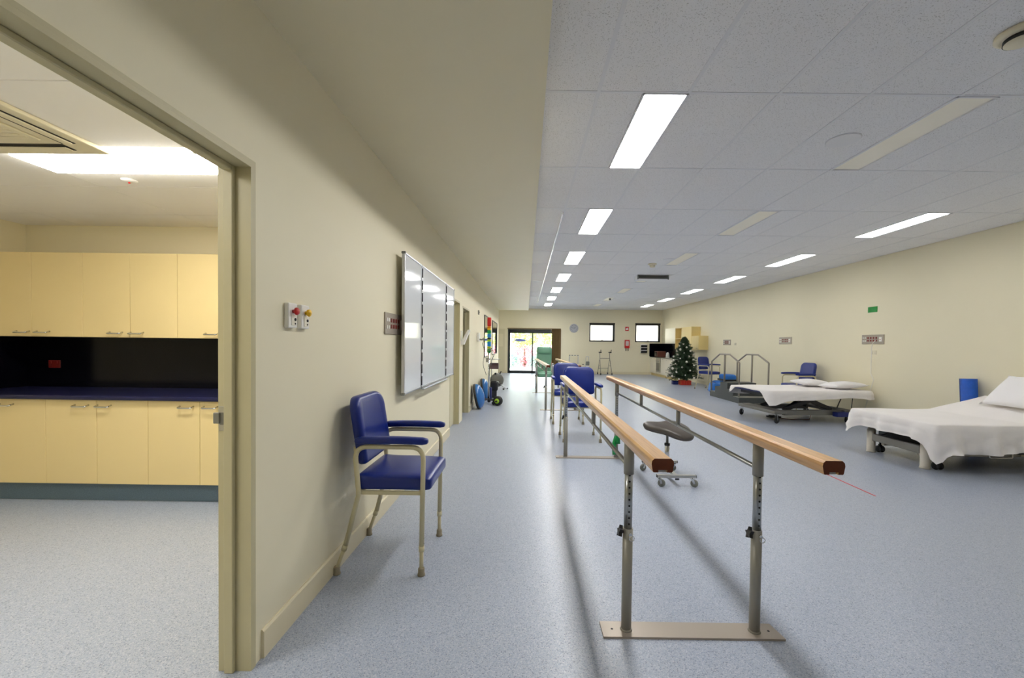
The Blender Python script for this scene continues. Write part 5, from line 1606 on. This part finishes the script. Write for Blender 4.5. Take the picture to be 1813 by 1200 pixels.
for p in ((0.10, -0.17, 0.17), (-0.07, 0.17, 0.37)):
    bb = MB(); bb.box(p, (0.09, 0.07, 0.025), 0.006); bb.build('pedal', 'black', cr_)
bb = MB(); bb.tube([(0.08, 0, 0.44), (0.13, -0.02, 0.54)], 0.017, 8); bb.b2(-0.07, -0.01, -0.10, -0.04, 0.40, 0.50, 0.01); bb.build('handle', 'black', t)
t = thing('gym_stool', 'small black stool behind the wheeled stand, past the domes', 'stool', (-0.80, 10.75, 0))
bb = MB(); bb.rbox((0, 0, 0.30), (0.20, 0.22, 0.26), 0.05, 6); bb.build('body', 'black', t)
bb = MB(); bb.b2(-0.07, 0.07, -0.08, 0.08, 0.0, 0.19, 0.02); bb.build('base', 'dark_steel', t)

# ---------------- garden
bb = MB(); bb.b2(-9, 16, YF + 0.35, YF + 14, -0.14, -0.03); o = bb.build('ground_terrace', 'paving'); struct(o, 'pale paved garden terrace', 'paving')
bb = MB(); bb.b2(2.3, 14, YF + 3.6, YF + 3.9, -0.1, 5.2); o = bb.build('wall_outside', 'render_wall'); struct(o, 'pale rendered wall of the neighbouring building', 'wall')
bb = MB(); bb.b2(-9, 2.2, YF + 12.5, YF + 12.8, -0.1, 2.6); o = bb.build('wall_garden', 'render_wall'); struct(o, 'pale garden boundary wall', 'wall')
def garden_bush(label, loc, rx, ry, rz, matn, n, seed, leaf=0.12, trunk=0.0):
    t = thing('garden_shrub' if not trunk else 'garden_tree', label, 'shrub' if not trunk else 'tree', loc)
    r_ = random.Random(seed)
    vv, ff = [], []
    for k in range(n):
        u = Vector((r_.gauss(0, 1), r_.gauss(0, 1), r_.gauss(0, 1))).normalized() * (0.55 + 0.45 * r_.random())
        p = Vector((u.x * rx, u.y * ry, trunk + rz * 0.95 + u.z * rz))
        if p.z < 0.02: p.z = 0.02 + r_.random() * 0.1
        d = Vector((r_.gauss(0, 1), r_.gauss(0, 1), r_.gauss(0.3, 0.7))).normalized()
        q = d.orthogonal().normalized() * leaf * 0.28
        o_ = len(vv)
        vv += [p, p + d * leaf * 0.5 + q, p + d * leaf, p + d * leaf * 0.5 - q]
        ff.append((o_, o_ + 1, o_ + 2, o_ + 3))
    bb = MB(); bb.add(vv, ff); fo_ = bb.build('foliage', matn, t); fo_['kind'] = 'stuff'
    bb = MB(); bb.tube([(0, 0, 0), (0.03, 0.02, trunk + rz * 0.5), (0, 0, trunk + rz)], [0.05 + 0.03 * bool(trunk), 0.04, 0.02], 8); bb.build('stem', 'bark', t)
for q in [('pale blue green shrub left of the garden path', (-1.0, 25.2, -0.03), 0.7, 0.5, 0.45, 'leaf_blue', 700, 1), ('pink flowering shrub in the middle of the garden', (-0.05, 26.2, -0.03), 0.75, 0.5, 0.75, 'leaf_pink', 800, 2),
          ('blue green shrub low in front of the pink flowers', (0.65, 25.2, -0.03), 0.55, 0.4, 0.40, 'leaf_blue', 600, 3), ('pink flowering shrub by the right garden edge', (1.5, 26.0, -0.03), 0.6, 0.5, 0.75, 'leaf_pink', 700, 4),
          ('pink flowering shrub at the left garden edge', (-1.7, 26.6, -0.03), 0.6, 0.5, 0.7, 'leaf_pink', 600, 5), ('tall green hedge shrub behind the recliner', (1.6, 28.0, -0.03), 1.1, 0.6, 1.0, 'leaf_green', 1200, 6), ('light green shrub at the back of the garden', (-2.2, 27.9, -0.03), 1.0, 0.6, 0.9, 'leaf_light', 1000, 7)]:
    garden_bush(*q)
garden_bush('tall light green tree in the garden middle', (-0.1, 29.0, -0.03), 1.1, 0.9, 0.9, 'leaf_light', 1100, 8, 0.18, 1.1)
garden_bush('leafy green tree at the right of the garden', (2.0, 30.5, -0.03), 1.2, 0.9, 1.0, 'leaf_light', 1100, 9, 0.18, 1.3)
